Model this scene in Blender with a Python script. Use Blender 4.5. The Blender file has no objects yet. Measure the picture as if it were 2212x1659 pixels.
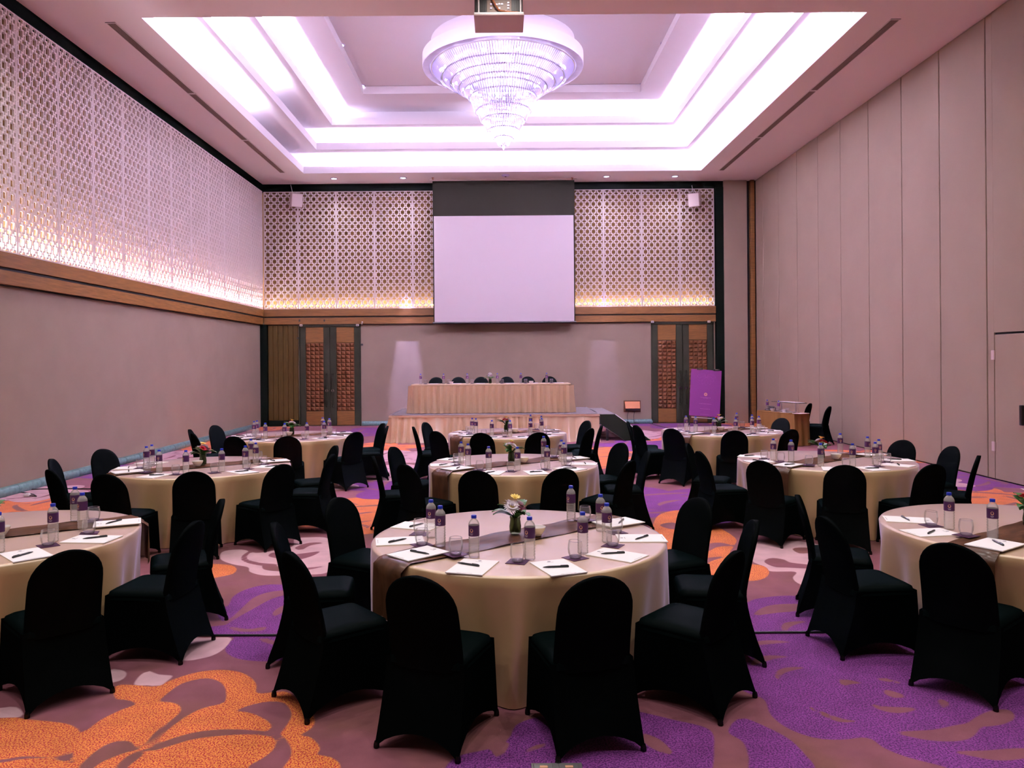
import bpy, bmesh, math, random
import numpy as np
from mathutils import Vector
random.seed(7)
rng = np.random.default_rng(7)
PI = math.pi
sc = bpy.context.scene
COL = sc.collection

# ------------------------------------------------------------------ camera, world, exposure
EYE = 2.0; F = 1670.0; VX, VY = 1080.0, 782.0; ROLL = 0.0077
cam_d = bpy.data.cameras.new('camera')
cam_d.sensor_width = 36; cam_d.sensor_fit = 'HORIZONTAL'
cam_d.lens = 36 * F / 2212
cam_d.shift_x = (1106 - VX) / 2212
cam_d.shift_y = -(829.5 - VY) / 2212
cam_d.clip_end = 200
cam = bpy.data.objects.new('camera', cam_d); COL.objects.link(cam)
cam.location = (0, 0, EYE)
cam.rotation_mode = 'XYZ'
cam.rotation_euler = (PI / 2, -ROLL, 0)
# roll about the view axis (world Y)
from mathutils import Matrix
cam.matrix_world = Matrix.Translation((0, 0, EYE)) @ Matrix.Rotation(ROLL, 4, 'Y') @ Matrix.Rotation(PI / 2, 4, 'X')
sc.camera = cam
w = bpy.data.worlds.new('world'); sc.world = w; w.use_nodes = True
w.node_tree.nodes['Background'].inputs[0].default_value = (0.02, 0.017, 0.02, 1)
w.node_tree.nodes['Background'].inputs[1].default_value = 1.0
sc.view_settings.view_transform = 'Standard'
sc.view_settings.look = 'None'
sc.view_settings.gamma = 1
sc.view_settings.use_curve_mapping = False
sc.view_settings.exposure = 1.0
sc.cycles.use_denoising = True
sc.cycles.max_bounces = 10
sc.cycles.diffuse_bounces = 5
sc.cycles.transparent_max_bounces = 24
sc.cycles.caustics_refractive = False
sc.cycles.caustics_reflective = False
sc.cycles.sample_clamp_indirect = 6

LED = (0.80, 0.71, 1.0)       # violet white cove strips
WARM = (1.0, 0.92, 0.90)      # unseen downlights added over the near tables
P_LED = 112.0                  # W per metre of strip
P_DOWN = 17.0                 # W per downlight
P_UP = 20.0                    # W per metre behind the lattice screens

# ------------------------------------------------------------------ room numbers (metres)
XL, XLAT, XR, YB = -7.62, -7.50, 8.13, 24.70
ZC = 7.70
YF = -4.0
TH = 0.76


def px(x, y):
    dx, dy = x - VX, y - VY
    return dx - ROLL * dy, dy + ROLL * dx


def at(x, y, z=0.0):
    """photo pixel on the level plane at height z -> world X, Y"""
    dx, dy = px(x, y)
    Y = (EYE - z) * F / dy
    return dx * Y / F, Y


def at_y(x, y, Y):
    dx, dy = px(x, y)
    return dx * Y / F, EYE - dy * Y / F


def proj(X, Y, Z):
    dx, dy = X * F / Y, (EYE - Z) * F / Y
    return VX + dx + ROLL * dy, VY + dy - ROLL * dx


# ------------------------------------------------------------------ light helpers
def area(name, loc, sx, sy, power, color, rot=(0, 0, 0), shape='RECTANGLE', spread=PI):
    l = bpy.data.lights.new(name, 'AREA'); l.shape = shape
    l.size = sx; l.size_y = sy; l.energy = power; l.color = color; l.spread = spread
    o = bpy.data.objects.new(name, l); o.location = loc; o.rotation_euler = rot
    COL.objects.link(o); return o


COF = [(-5.85, 6.08, 12.70, 23.20, 7.70), (-5.28, 5.48, 13.45, 22.45, 8.20),
       (-4.68, 4.92, 14.15, 21.75, 8.70), (-3.61, 3.82, 15.20, 20.70, 9.20)]
UPR = (PI, 0, 0)
UPT = (PI + .35, 0, 0)
# cove strips: (tier, side, from, to)
STRIPS = [(0, 'L', 12.4, 17.9), (0, 'R', 12.4, 23.4), (0, 'B', -5.2, 6.3), (0, 'F', -6.0, 6.3),
          (1, 'L', 13.2, 17.9), (1, 'R', 13.2, 22.6), (1, 'B', -5.0, 5.6), (1, 'F', -5.4, 5.6),
          (2, 'L', 13.9, 21.9), (2, 'R', 13.9, 21.9), (2, 'B', 0.5, 5.0), (2, 'F', -4.8, 5.0)]
for (t, s, a, b) in STRIPS:
    x0, x1, y0, y1, z = COF[t]
    zz = z + 0.10; off = 0.22; L = b - a
    if s == 'L': area('cove_strip_light', (x0 - off, (a + b) / 2, zz), 0.08, L, P_LED * L, LED, UPR)
    if s == 'R': area('cove_strip_light', (x1 + off, (a + b) / 2, zz), 0.08, L, P_LED * L, LED, UPR)
    if s == 'B': area('cove_strip_light', ((a + b) / 2, y1 + off, zz), L, 0.08, P_LED * L, LED, UPR)
    if s == 'F': area('cove_strip_light', ((a + b) / 2, y0 - off, zz), L, 0.08, P_LED * L, LED, UPR)
# lattice up-lights
area('lattice_strip_light', (-7.585, 17.2, 3.775), 0.05, 14.4, P_UP * 14.4, (0.93, 0.80, 1.0), UPR)
area('lattice_strip_light', (-4.8, 24.685, 3.775), 5.2, 0.05, P_UP * 5.2 * .28, (1.0, 0.90, 0.86), UPT)
area('lattice_strip_light', (0.0, 24.685, 3.775), 4.4, 0.05, P_UP * 4.4 * .45, (0.95, 0.85, 1.0), UPT)
area('lattice_strip_light', (4.5, 24.685, 3.775), 4.6, 0.05, P_UP * 4.6 * .3, (1.0, 0.88, 0.90), UPT)
# downlights: unseen ones added to light the front, seen ones on the border
DOWN_UNSEEN = [(x, y) for y in (1.0, 4.2, 7.4, 10.4) for x in (-6.0, -3.0, 0.1, 3.2, 6.4)]
DOWN_BACK = [at(721.5, 385.5, ZC), at(870.7, 384, ZC), at(1310, 381, ZC), at(1458, 380.5, ZC)]
for x, y in DOWN_UNSEEN:
    area('downlight_lamp', (x, y, ZC - 0.03), 0.16, 0.16, P_DOWN, WARM, (0, 0, 0), 'DISK', 2.3)
for x, y in DOWN_BACK:
    area('downlight_lamp', (x, y, ZC - 0.035), 0.1, 0.1, P_DOWN * .3, (.95, .85, 1), (0, 0, 0), 'DISK', 2.0)


for (x, y), p in ((DOWN_BACK[1], 1.0), (DOWN_BACK[2], .35)):          # narrow violet beams of two of them grazing the screen wall
    l = bpy.data.lights.new('downlight_beam', 'SPOT'); l.energy = 5200 * p; l.color = (.48, .40, 1.0); l.spot_size = math.radians(11); l.spot_blend = .7; l.shadow_soft_size = .03
    o = bpy.data.objects.new('downlight_beam', l); o.location = (x, y, ZC - .05); COL.objects.link(o)
    o.rotation_euler = (Vector((x - .02, YB, 1.05)) - Vector((x, y, ZC))).to_track_quat('-Z', 'Y').to_euler()


# ------------------------------------------------------------------ material helpers
def lin(h):
    h = h.lstrip('#')
    v = [int(h[i:i + 2], 16) / 255 for i in (0, 2, 4)]
    return tuple(c / 12.92 if c <= .04045 else ((c + .055) / 1.055) ** 2.4 for c in v)


def mat(name, col, rough=.6, spec=.5, metal=0., vary=0., vscale=8., vstretch=(1, 1, 1), bump=0., bscale=60., bstretch=(1, 1, 1), sheen=0., emit=None, es=0., coat=0.):
    m = bpy.data.materials.new(name); m.use_nodes = True
    nt = m.node_tree; b = nt.nodes['Principled BSDF']
    b.inputs['Base Color'].default_value = (*col, 1)
    b.inputs['Roughness'].default_value = rough
    b.inputs['Specular IOR Level'].default_value = spec
    b.inputs['Metallic'].default_value = metal
    if sheen: b.inputs['Sheen Weight'].default_value = sheen
    if coat: b.inputs['Coat Weight'].default_value = coat
    if emit:
        b.inputs['Emission Color'].default_value = (*emit, 1); b.inputs['Emission Strength'].default_value = es
    tc = nt.nodes.new('ShaderNodeTexCoord')
    if vary:
        mp = nt.nodes.new('ShaderNodeMapping'); mp.inputs['Scale'].default_value = vstretch
        nt.links.new(tc.outputs['Object'], mp.inputs[0])
        n = nt.nodes.new('ShaderNodeTexNoise'); n.inputs['Scale'].default_value = vscale; n.inputs['Detail'].default_value = 5
        nt.links.new(mp.outputs[0], n.inputs['Vector'])
        r = nt.nodes.new('ShaderNodeMapRange'); r.inputs[1].default_value = .3; r.inputs[2].default_value = .7
        r.inputs[3].default_value = 1 - vary; r.inputs[4].default_value = 1 + vary
        nt.links.new(n.outputs['Fac'], r.inputs[0])
        mx = nt.nodes.new('ShaderNodeVectorMath'); mx.operation = 'SCALE'; mx.inputs[0].default_value = col
        nt.links.new(r.outputs[0], mx.inputs['Scale'])
        nt.links.new(mx.outputs[0], b.inputs['Base Color'])
    if bump:
        mp = nt.nodes.new('ShaderNodeMapping'); mp.inputs['Scale'].default_value = bstretch
        nt.links.new(tc.outputs['Object'], mp.inputs[0])
        n = nt.nodes.new('ShaderNodeTexNoise'); n.inputs['Scale'].default_value = bscale; n.inputs['Detail'].default_value = 3
        nt.links.new(mp.outputs[0], n.inputs['Vector'])
        bp = nt.nodes.new('ShaderNodeBump'); bp.inputs['Strength'].default_value = bump; bp.inputs['Distance'].default_value = .02
        nt.links.new(n.outputs['Fac'], bp.inputs['Height']); nt.links.new(bp.outputs[0], b.inputs['Normal'])
    return m


def matte(name, col, gloss=.015, rough=.45, vary=0., vscale=8., vstretch=(1, 1, 1)):
    """cloth or dull paint: diffuse with a faint gloss and no grazing glare"""
    m = bpy.data.materials.new(name); m.use_nodes = True
    nt = m.node_tree; nt.nodes.clear(); N = nt.nodes.new
    out = N('ShaderNodeOutputMaterial'); d = N('ShaderNodeBsdfDiffuse'); d.inputs[0].default_value = (*col, 1)
    g = N('ShaderNodeBsdfGlossy'); g.inputs['Roughness'].default_value = rough
    x = N('ShaderNodeMixShader'); x.inputs[0].default_value = gloss
    if vary:
        tc = N('ShaderNodeTexCoord'); mp = N('ShaderNodeMapping'); mp.inputs['Scale'].default_value = vstretch
        n = N('ShaderNodeTexNoise'); n.inputs['Scale'].default_value = vscale; n.inputs['Detail'].default_value = 5
        r = N('ShaderNodeMapRange'); r.inputs[1].default_value = .3; r.inputs[2].default_value = .7; r.inputs[3].default_value = 1 - vary; r.inputs[4].default_value = 1 + vary
        v = N('ShaderNodeVectorMath'); v.operation = 'SCALE'; v.inputs[0].default_value = col
        L = nt.links.new; L(tc.outputs['Object'], mp.inputs[0]); L(mp.outputs[0], n.inputs['Vector']); L(n.outputs['Fac'], r.inputs[0]); L(r.outputs[0], v.inputs['Scale']); L(v.outputs[0], d.inputs[0])
    nt.links.new(d.outputs[0], x.inputs[1]); nt.links.new(g.outputs[0], x.inputs[2]); nt.links.new(x.outputs[0], out.inputs[0])
    return m


def clear_mat(name, tint, transp=.6, rough=.03, body=(1, 1, 1), diff=.08, ior=1.45, gcap=1.):
    """thin clear plastic, glass or crystal: light passes, edges and facings reflect"""
    m = bpy.data.materials.new(name); m.use_nodes = True
    nt = m.node_tree; nt.nodes.clear()
    out = nt.nodes.new('ShaderNodeOutputMaterial')
    tr = nt.nodes.new('ShaderNodeBsdfTransparent'); tr.inputs[0].default_value = (*tint, 1)
    rf = nt.nodes.new('ShaderNodeBsdfGlass'); rf.inputs['Color'].default_value = (*tint, 1); rf.inputs['IOR'].default_value = ior; rf.inputs['Roughness'].default_value = rough
    m1 = nt.nodes.new('ShaderNodeMixShader'); m1.inputs[0].default_value = 1 - transp
    nt.links.new(tr.outputs[0], m1.inputs[1]); nt.links.new(rf.outputs[0], m1.inputs[2])
    df = nt.nodes.new('ShaderNodeBsdfDiffuse'); df.inputs[0].default_value = (*body, 1)
    m2 = nt.nodes.new('ShaderNodeMixShader'); m2.inputs[0].default_value = diff
    nt.links.new(m1.outputs[0], m2.inputs[1]); nt.links.new(df.outputs[0], m2.inputs[2])
    gl = nt.nodes.new('ShaderNodeBsdfGlossy'); gl.inputs['Roughness'].default_value = .08
    fr = nt.nodes.new('ShaderNodeFresnel'); fr.inputs['IOR'].default_value = 1.3
    fm = nt.nodes.new('ShaderNodeMath'); fm.operation = 'MULTIPLY'; fm.inputs[1].default_value = gcap; nt.links.new(fr.outputs[0], fm.inputs[0])
    m3 = nt.nodes.new('ShaderNodeMixShader')
    nt.links.new(fm.outputs[0], m3.inputs[0]); nt.links.new(m2.outputs[0], m3.inputs[1]); nt.links.new(gl.outputs[0], m3.inputs[2])
    nt.links.new(m3.outputs[0], out.inputs[0])
    return m


M = {}
M['fabric'] = mat('wall_fabric', (.262, .208, .150), .85, .2, vary=.05, vscale=1.5, bump=.15, bscale=400)
M['panel'] = mat('partition_fabric', (.300, .237, .172), .85, .2, vary=.04, vscale=1.2, bump=.12, bscale=400)
M['dark'] = matte('dark_timber', (.0025, .0042, .0028), .003, .4)
M['joint'] = mat('dark_joint', (.012, .010, .010), .8, .2)
M['wood'] = matte('brown_timber', (.135, .062, .017), .03, .35, .28, 3, (1, 1, 14))
M['woodv'] = matte('board_timber', (.045, .026, .006), .02, .35, .35, 3, (14, 14, .8))
M['tilewood'] = matte('carved_timber', (.095, .034, .012), .035, .35, .25, 6)
M['bronze'] = matte('bronze_frame', (.017, .018, .010), .015, .4, .25, 2)
M['lattice'] = mat('cream_lattice', (.93, .86, .84), .6, .3)
M['backing'] = mat('lattice_backing', (.25, .145, .055), .9, .05, vary=.1, vscale=2)
M['ceil'] = mat('ceiling_paint', (.93, .87, .84), .8, .2)
M['cove'] = mat('cove_paint', (.84, .80, .84), .75, .2)
M['grille'] = matte('grille_metal', (.30, .23, .19), .02, .4)
M['marble'] = mat('teal_marble', (.13, .26, .25), .3, .5, vary=.3, vscale=14)
M['white'] = mat('white_paint', (.80, .78, .78), .5, .4)
M['pinkplate'] = mat('tray_paint', (.62, .50, .49), .6, .3)
M['screen'] = mat('screen_white', (.88, .84, .88), .85, .1)
M['drop'] = matte('screen_drop', (.013, .012, .008), .003, .5)
M['black'] = mat('black_plastic', (.008, .008, .009), .4, .5)
M['metal'] = mat('grey_metal', (.55, .54, .56), .35, .5, metal=.8)
M['chrome'] = mat('satin_chrome', (.7, .68, .68), .25, .5, metal=1.)
M['spandex'] = matte('black_spandex', (.0013, .0024, .0025), .002, .5)
M['seat'] = matte('black_seat_spandex', (.0012, .0038, .0038), .003, .5)
M['cap'] = matte('black_foot_cup', (.003, .003, .003), .03, .2)
M['cloth'] = mat('cream_satin', (.64, .435, .180), .42, .5, sheen=1.0, vary=.04, vscale=3, bump=.32, bscale=4.5, bstretch=(1, 1, .6))
M['cloth'].node_tree.nodes['Principled BSDF'].inputs['IOR'].default_value = 2.6; M['cloth'].node_tree.nodes['Principled BSDF'].inputs['Coat Weight'].default_value = .7; M['cloth'].node_tree.nodes['Principled BSDF'].inputs['Coat Roughness'].default_value = .4
M['cloth'].node_tree.nodes['Principled BSDF'].inputs['Sheen Roughness'].default_value = .42; M['cloth'].node_tree.nodes['Principled BSDF'].inputs['Sheen Tint'].default_value = (.76, .64, 1, 1)  # lilac sheen tint puts reflected violet light into the cloth colour
M['skirt'] = mat('cream_pleated_satin', (.60, .455, .27), .36, .5, bump=.05, bscale=20)
M['skirt'].node_tree.nodes['Principled BSDF'].inputs['IOR'].default_value = 2.0
M['runner'] = matte('brown_satin', (.085, .038, .018), .07, .28, .4, 6, (1, 3, 1))
M['brownskirt'] = matte('brown_table_skirt', (.125, .062, .017), .02, .4)
M['deck'] = mat('stage_carpet', (.16, .14, .14), .9, .1, vary=.15, vscale=30)
M['stair'] = matte('stair_carpet', (.010, .012, .008), .0, .4)
M['paper'] = mat('white_paper', (.93, .91, .93), .7, .2)
M['ink'] = mat('grey_print', (.35, .33, .38), .7, .2)
M['pen'] = mat('black_pen', (.010, .010, .014), .3, .5)
M['coaster'] = mat('purple_coaster', (.060, .014, .055), .6, .3)
M['bluecap'] = mat('blue_cap', (.012, .035, .50), .35, .5)
M['label'] = mat('purple_label', (.075, .020, .100), .4, .4)
M['labelpale'] = mat('pale_label_print', (.75, .68, .78), .5, .4)
M['gold'] = mat('gold_emblem', (.75, .42, .26), .4, .4)
M['pet'] = clear_mat('water_filled_plastic', (1, 1, 1), .92, .02, (1, .97, 1), .24, 1.2, .7)
M['glass'] = clear_mat('tumbler_glass', (.985, .98, .99), 1.0, .0, (.95, .9, 1), .09, 1.2, .6)
M['vase'] = clear_mat('green_glass', (.55, .62, .45), .6, .02, (.1, .12, .06), .15, 1.3)
M['crystal'] = clear_mat('crystal', (.90, .86, 1.0), .45, .05, (.85, .80, 1.0), .14, 1.5)
M['china'] = mat('white_china', (.86, .82, .82), .25, .5)
M['leaf'] = mat('green_leaf', (.030, .13, .022), .4, .5, vary=.3, vscale=20)
M['stem'] = mat('green_stem', (.025, .07, .02), .5, .4)
M['bl_white'] = mat('white_petal', (.86, .80, .88), .6, .3)
M['bl_pink'] = mat('pink_petal', (.75, .28, .58), .6, .3)
M['bl_red'] = mat('red_petal', (.55, .015, .05), .6, .3)
M['bl_yellow'] = mat('yellow_petal', (.88, .68, .18), .6, .3)
M['sign'] = mat('purple_sign', (.24, .045, .25), .5, .4)
M['signfaint'] = mat('purple_sign_pattern', (.29, .065, .30), .5, .4)
M['silver'] = mat('silver_leaf_band', (.60, .54, .78), .35, .5, metal=.25, vary=.12, vscale=4)
M['bulb'] = mat('lamp_bulb', (1, 1, 1), .4, .4, emit=(.95, .88, 1.0), es=30)
M['lens'] = mat('downlight_lens', (1, 1, 1), .4, .4, emit=(.92, .85, 1.0), es=5)
M['orangebox'] = mat('outlet_flap_timber', (.62, .25, .10), .45, .4)
M['port'] = mat('port_metal', (.35, .30, .42), .35, .5, metal=.5)
M['projbody'] = mat('projector_grey', (.055, .050, .046), .5, .4)
M['brass'] = mat('brown_strap', (.38, .13, .05), .5, .4)


# ------------------------------------------------------------------ geometry helpers
class MB:
    def __init__(s): s.v = []; s.f = []; s.mi = []

    def add(s, vs, fs, mi=0):
        o = len(s.v); s.v += [tuple(p) for p in vs]
        s.f += [tuple(i + o for i in f) for f in fs]; s.mi += [mi] * len(fs)

    def box(s, x0, x1, y0, y1, z0, z1, mi=0):
        s.add([(x0, y0, z0), (x1, y0, z0), (x1, y1, z0), (x0, y1, z0), (x0, y0, z1), (x1, y0, z1), (x1, y1, z1), (x0, y1, z1)],
              [(0, 3, 2, 1), (4, 5, 6, 7), (0, 1, 5, 4), (1, 2, 6, 5), (2, 3, 7, 6), (3, 0, 4, 7)], mi)

    def bevbox(s, x0, x1, y0, y1, z0, z1, b=.01, mi=0):
        """box with chamfered edges"""
        xs, ys, zs = (x0, x1), (y0, y1), (z0, z1); vs = []; idx = {}
        for i in (0, 1):
            for j in (0, 1):
                for k in (0, 1):
                    c = (xs[i], ys[j], zs[k]); d = (b if i == 0 else -b, b if j == 0 else -b, b if k == 0 else -b)
                    for a in range(3):
                        p = [c[q] + (d[q] if q != a else 0) for q in range(3)]
                        idx[(i, j, k, a)] = len(vs); vs.append(tuple(p))
        g = idx; fs = []
        for a in range(3):
            o1, o2 = [q for q in range(3) if q != a]
            for sd in (0, 1):
                q = []
                for (u, v) in ((0, 0), (1, 0), (1, 1), (0, 1)):
                    t = [0, 0, 0]; t[a] = sd; t[o1] = u; t[o2] = v; q.append(g[(*t, a)])
                fs.append(tuple(q))
            for u in (0, 1):
                for v in (0, 1):
                    q = []
                    for sd in (0, 1):
                        t = [0, 0, 0]; t[a] = sd; t[o1] = u; t[o2] = v; q.append(tuple(t))
                    fs.append((g[(*q[0], o1)], g[(*q[1], o1)], g[(*q[1], o2)], g[(*q[0], o2)]))
        for i in (0, 1):
            for j in (0, 1):
                for k in (0, 1): fs.append((g[(i, j, k, 0)], g[(i, j, k, 1)], g[(i, j, k, 2)]))
        s.add(vs, fs, mi)

    def lathe(s, prof, n=20, c=(0, 0, 0), mi=0, cap=True):
        vs = []; fs = []
        for r, z in prof:
            for k in range(n):
                a = 2 * PI * k / n; vs.append((c[0] + r * math.cos(a), c[1] + r * math.sin(a), c[2] + z))
        for i in range(len(prof) - 1):
            for k in range(n):
                k2 = (k + 1) % n; fs.append((i * n + k, i * n + k2, (i + 1) * n + k2, (i + 1) * n + k))
        if cap:
            if prof[0][0] > 1e-4: fs.append(tuple(range(n - 1, -1, -1)))
            if prof[-1][0] > 1e-4: fs.append(tuple((len(prof) - 1) * n + k for k in range(n)))
        s.add(vs, fs, mi)

    def tube(s, pts, r, n=8, mi=0):
        pts = [Vector(p) for p in pts]; rings = []
        for i, p in enumerate(pts):
            t = (pts[min(i + 1, len(pts) - 1)] - pts[max(i - 1, 0)]).normalized()
            u = t.cross(Vector((0, 0, 1)) if abs(t.z) < .9 else Vector((1, 0, 0))).normalized(); v = t.cross(u)
            rr = r[i] if isinstance(r, (list, tuple)) else r
            rings.append([p + rr * (math.cos(2 * PI * k / n) * u + math.sin(2 * PI * k / n) * v) for k in range(n)])
        s.loft(rings, mi)

    def loft(s, rings, mi=0, cap=True, closed=True):
        n = len(rings[0]); vs = [tuple(p) for r in rings for p in r]; fs = []
        m = n if closed else n - 1
        for i in range(len(rings) - 1):
            for k in range(m):
                k2 = (k + 1) % n; fs.append((i * n + k, i * n + k2, (i + 1) * n + k2, (i + 1) * n + k))
        if cap and closed: fs += [tuple(range(n - 1, -1, -1)), tuple((len(rings) - 1) * n + k for k in range(n))]
        s.add(vs, fs, mi)

    def quad(s, a, b, c, d, mi=0): s.add([a, b, c, d], [(0, 1, 2, 3)], mi)

    def mesh(s, name, mats, smooth=None):
        me = bpy.data.meshes.new(name); me.from_pydata(s.v, [], s.f)
        for m in (mats if isinstance(mats, (list, tuple)) else [mats]): me.materials.append(m)
        me.polygons.foreach_set('material_index', s.mi)
        if smooth is not None:
            me.polygons.foreach_set('use_smooth', [True] * len(me.polygons)); me.set_sharp_from_angle(angle=smooth)
        me.update()
        bm = bmesh.new(); bm.from_mesh(me); bmesh.ops.recalc_face_normals(bm, faces=bm.faces); bm.to_mesh(me); bm.free()
        return me

    def build(s, name, mats, parent=None, smooth=None, loc=None, rz=0): return obj(name, s.mesh(name, mats, smooth), parent, loc, rz)


def obj(name, me, parent=None, loc=None, rz=0):
    o = bpy.data.objects.new(name, me); COL.objects.link(o)
    if parent: o.parent = parent
    if loc is not None: o.location = loc
    if rz: o.rotation_euler = (0, 0, rz)
    return o


def tag(o, label, cat, group=None, kind=None):
    o['label'] = label; o['category'] = cat
    if group: o['group'] = group
    if kind: o['kind'] = kind
    return o


def thing(name, label, cat, loc=(0, 0, 0), rz=0, group=None):
    o = bpy.data.objects.new(name, None); COL.objects.link(o)
    o.location = loc; o.rotation_euler = (0, 0, rz); o.empty_display_size = .1
    return tag(o, label, cat, group)


def struct(o, label=None, cat=None):
    o['kind'] = 'structure'
    if label: o['label'] = label; o['category'] = cat
    return o


KIDS = {}


def dup(root, loc, rz, label=None, group=None):
    if root.name not in KIDS:
        KIDS[root.name] = [(c, list(c.children)) for c in root.children]
    r = root.copy(); COL.objects.link(r); r.location = loc; r.rotation_euler = (0, 0, rz)
    if label: r['label'] = label
    if group: r['group'] = group
    for ch, gs in KIDS[root.name]:
        c = ch.copy(); COL.objects.link(c); c.parent = r
        for g in gs:
            d = g.copy(); COL.objects.link(d); d.parent = c
    return r


class Proto:
    """first placement moves the thing itself, later ones copy it"""
    def __init__(s, root): s.root = root; s.used = False

    def place(s, loc, rz, label, group=None):
        if not s.used:
            s.used = True; KIDS[s.root.name] = [(c, list(c.children)) for c in s.root.children]
            r = s.root; r.location = loc; r.rotation_euler = (0, 0, rz); r['label'] = label
            if group: r['group'] = group
            return r
        return dup(s.root, loc, rz, label, group)


# ------------------------------------------------------------------ floor: patterned carpet
def smooth_poly(p, k=4):
    p = np.array(p, float); n = len(p); out = []
    for i in range(n):
        p0, p1, p2, p3 = p[i - 1], p[i], p[(i + 1) % n], p[(i + 2) % n]
        for j in range(k):
            t = j / k
            out.append(.5 * ((2 * p1) + (-p0 + p2) * t + (2 * p0 - 5 * p1 + 4 * p2 - p3) * t * t + (-p0 + 3 * p1 - 3 * p2 + p3) * t ** 3))
    return np.array(out)


xs = np.arange(XL - .1, XR + .15, .042)
ys = [2.6]
while ys[-1] < YB + .1: ys.append(ys[-1] + max(.024, .0062 * ys[-1]))
ys = np.array([YF - .2, -2, 0, 1.5, 2.2] + ys)
GX, GY = np.meshgrid(xs, ys); PX, PY = GX.ravel(), GY.ravel()
FIELD = {k: np.full(PX.shape, -.3) for k in ('orange', 'purple', 'pale')}


def sdf(poly):
    lo, hi = poly.min(0) - .3, poly.max(0) + .3
    sel = np.nonzero((PX > lo[0]) & (PX < hi[0]) & (PY > lo[1]) & (PY < hi[1]))[0]
    if not len(sel): return sel, None
    x, y = PX[sel], PY[sel]; d2 = np.full(x.shape, 9.); ins = np.zeros(x.shape, bool)
    a = poly; b = np.roll(poly, -1, 0)
    for (ax, ay), (bx, by) in zip(a, b):
        ex, ey = bx - ax, by - ay; q = ex * ex + ey * ey + 1e-12
        t = np.clip(((x - ax) * ex + (y - ay) * ey) / q, 0, 1)
        d2 = np.minimum(d2, (x - ax - t * ex) ** 2 + (y - ay - t * ey) ** 2)
        if ay != by:
            c = ((ay > y) != (by > y)) & (x < ex * (y - ay) / (by - ay) + ax)
            ins ^= c
    d = np.sqrt(d2); return sel, np.where(ins, d, -d).clip(-.3, .3)


def paint(kind, poly):
    sel, d = sdf(poly)
    if d is None: return
    for k, f in FIELD.items():
        f[sel] = np.maximum(f[sel], d) if k == kind else np.minimum(f[sel], -d)


def carve(poly):
    sel, d = sdf(poly)
    if d is None: return
    for f in FIELD.values(): f[sel] = np.minimum(f[sel], -d)


def trace(pts, ox, oy, s):
    return smooth_poly([at(ox + x / s, oy + y / s, 0) for x, y in pts])


def ell(cx, cy, a, b, rot, n=20):
    t = np.linspace(0, 2 * PI, n, endpoint=False)
    x, y = a * np.cos(t), b * np.sin(t)
    return np.stack([cx + x * math.cos(rot) - y * math.sin(rot), cy + x * math.sin(rot) + y * math.cos(rot)], 1)


def crescent(cx, cy, a, b, rot, n=10):
    t = np.linspace(0, PI, n)
    o = np.stack([a * np.cos(t), b * np.sin(t)], 1); i = np.stack([a * np.cos(t[::-1]), .35 * b * np.sin(t[::-1])], 1)[1:-1]
    p = np.concatenate([o, i]); c, s = math.cos(rot), math.sin(rot)
    return np.stack([cx + p[:, 0] * c - p[:, 1] * s, cy + p[:, 0] * s + p[:, 1] * c], 1)


def flower(kind, cx, cy, R, rot, n=6):
    for k in range(n):
        a = rot + 2 * PI * k / n
        paint(kind, ell(cx + .58 * R * math.cos(a), cy + .58 * R * math.sin(a), .52 * R, .36 * R, a))
    paint(kind, ell(cx, cy, .5 * R, .5 * R, 0))
    for k in range(n):
        a = rot + 2 * PI * (k + .5) / n
        carve(crescent(cx + .45 * R * math.cos(a), cy + .45 * R * math.sin(a), .36 * R, .13 * R, a - PI / 2 + .5))
        carve(crescent(cx + .70 * R * math.cos(a + .5), cy + .70 * R * math.sin(a + .5), .17 * R, .08 * R, a + .9))
    carve(crescent(cx + .05 * R, cy - .05 * R, .22 * R, .12 * R, rot))


for kind, x, y, R in [('orange', 775, 1110, 1.15), ('orange', 140, 1092, 1.1), ('orange', 2100, 1075, 1.2), ('orange', 1300, 1000, 1.0),
                      ('orange', 790, 968, 1.3), ('orange', 1300, 978, 1.2), ('orange', 1700, 940, 1.2), ('orange', 440, 962, 1.2),
                      ('orange', 560, 925, 1.0), ('orange', 1620, 918, 1.2), ('orange', 1900, 985, 1.2), ('orange', 1440, 945, 1.0),
                      ('purple', 1440, 1085, 1.35), ('purple', 1405, 962, 1.3), ('purple', 830, 932, 1.5), ('purple', 1470, 918, 1.4),
                      ('purple', 190, 1020, 1.0), ('purple', 2060, 1035, 1.1), ('purple', 700, 1020, 1.2), ('purple', 900, 1050, 1.2),
                      ('pale', 800, 1020, 1.1), ('pale', 65, 1066, .8), ('pale', 1385, 938, 1.2), ('pale', 640, 1048, 1.0), ('pale', 870, 985, 1.1),
                      ('pale', 330, 985, 1.0), ('pale', 1450, 1000, .9), ('pale', 1990, 1040, .7), ('purple', 1100, 905, 2.0)]:
    cx, cy = at(x, y, 0); flower(kind, cx, cy, R, (x * .37) % 1.0)
carve(smooth_poly([(-9, 2), (9, 2), (9, 6.4), (4, 6.6), (1.9, 6.9), (-1.2, 6.9), (-3.5, 6.6), (-9, 6.4)], 2))
A = (0, 1400, 2.765)
paint('orange', trace([(690, 225), (800, 220), (920, 230), (1000, 200), (1100, 165), (1200, 140), (1320, 130), (1420, 140), (1490, 170), (1530, 215), (1535, 268), (1620, 265), (1715, 262), (1790, 320), (1850, 370), (1880, 430), (1860, 480), (1795, 520), (1850, 530), (1900, 575), (1910, 610), (1895, 635), (1970, 650), (2020, 680), (2035, 716), (2050, 800), (2040, 880), (1400, 950), (480, 900), (440, 716), (438, 610), (450, 570), (500, 510), (600, 430), (720, 370), (810, 335), (760, 310), (690, 300)], *A))
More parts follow.
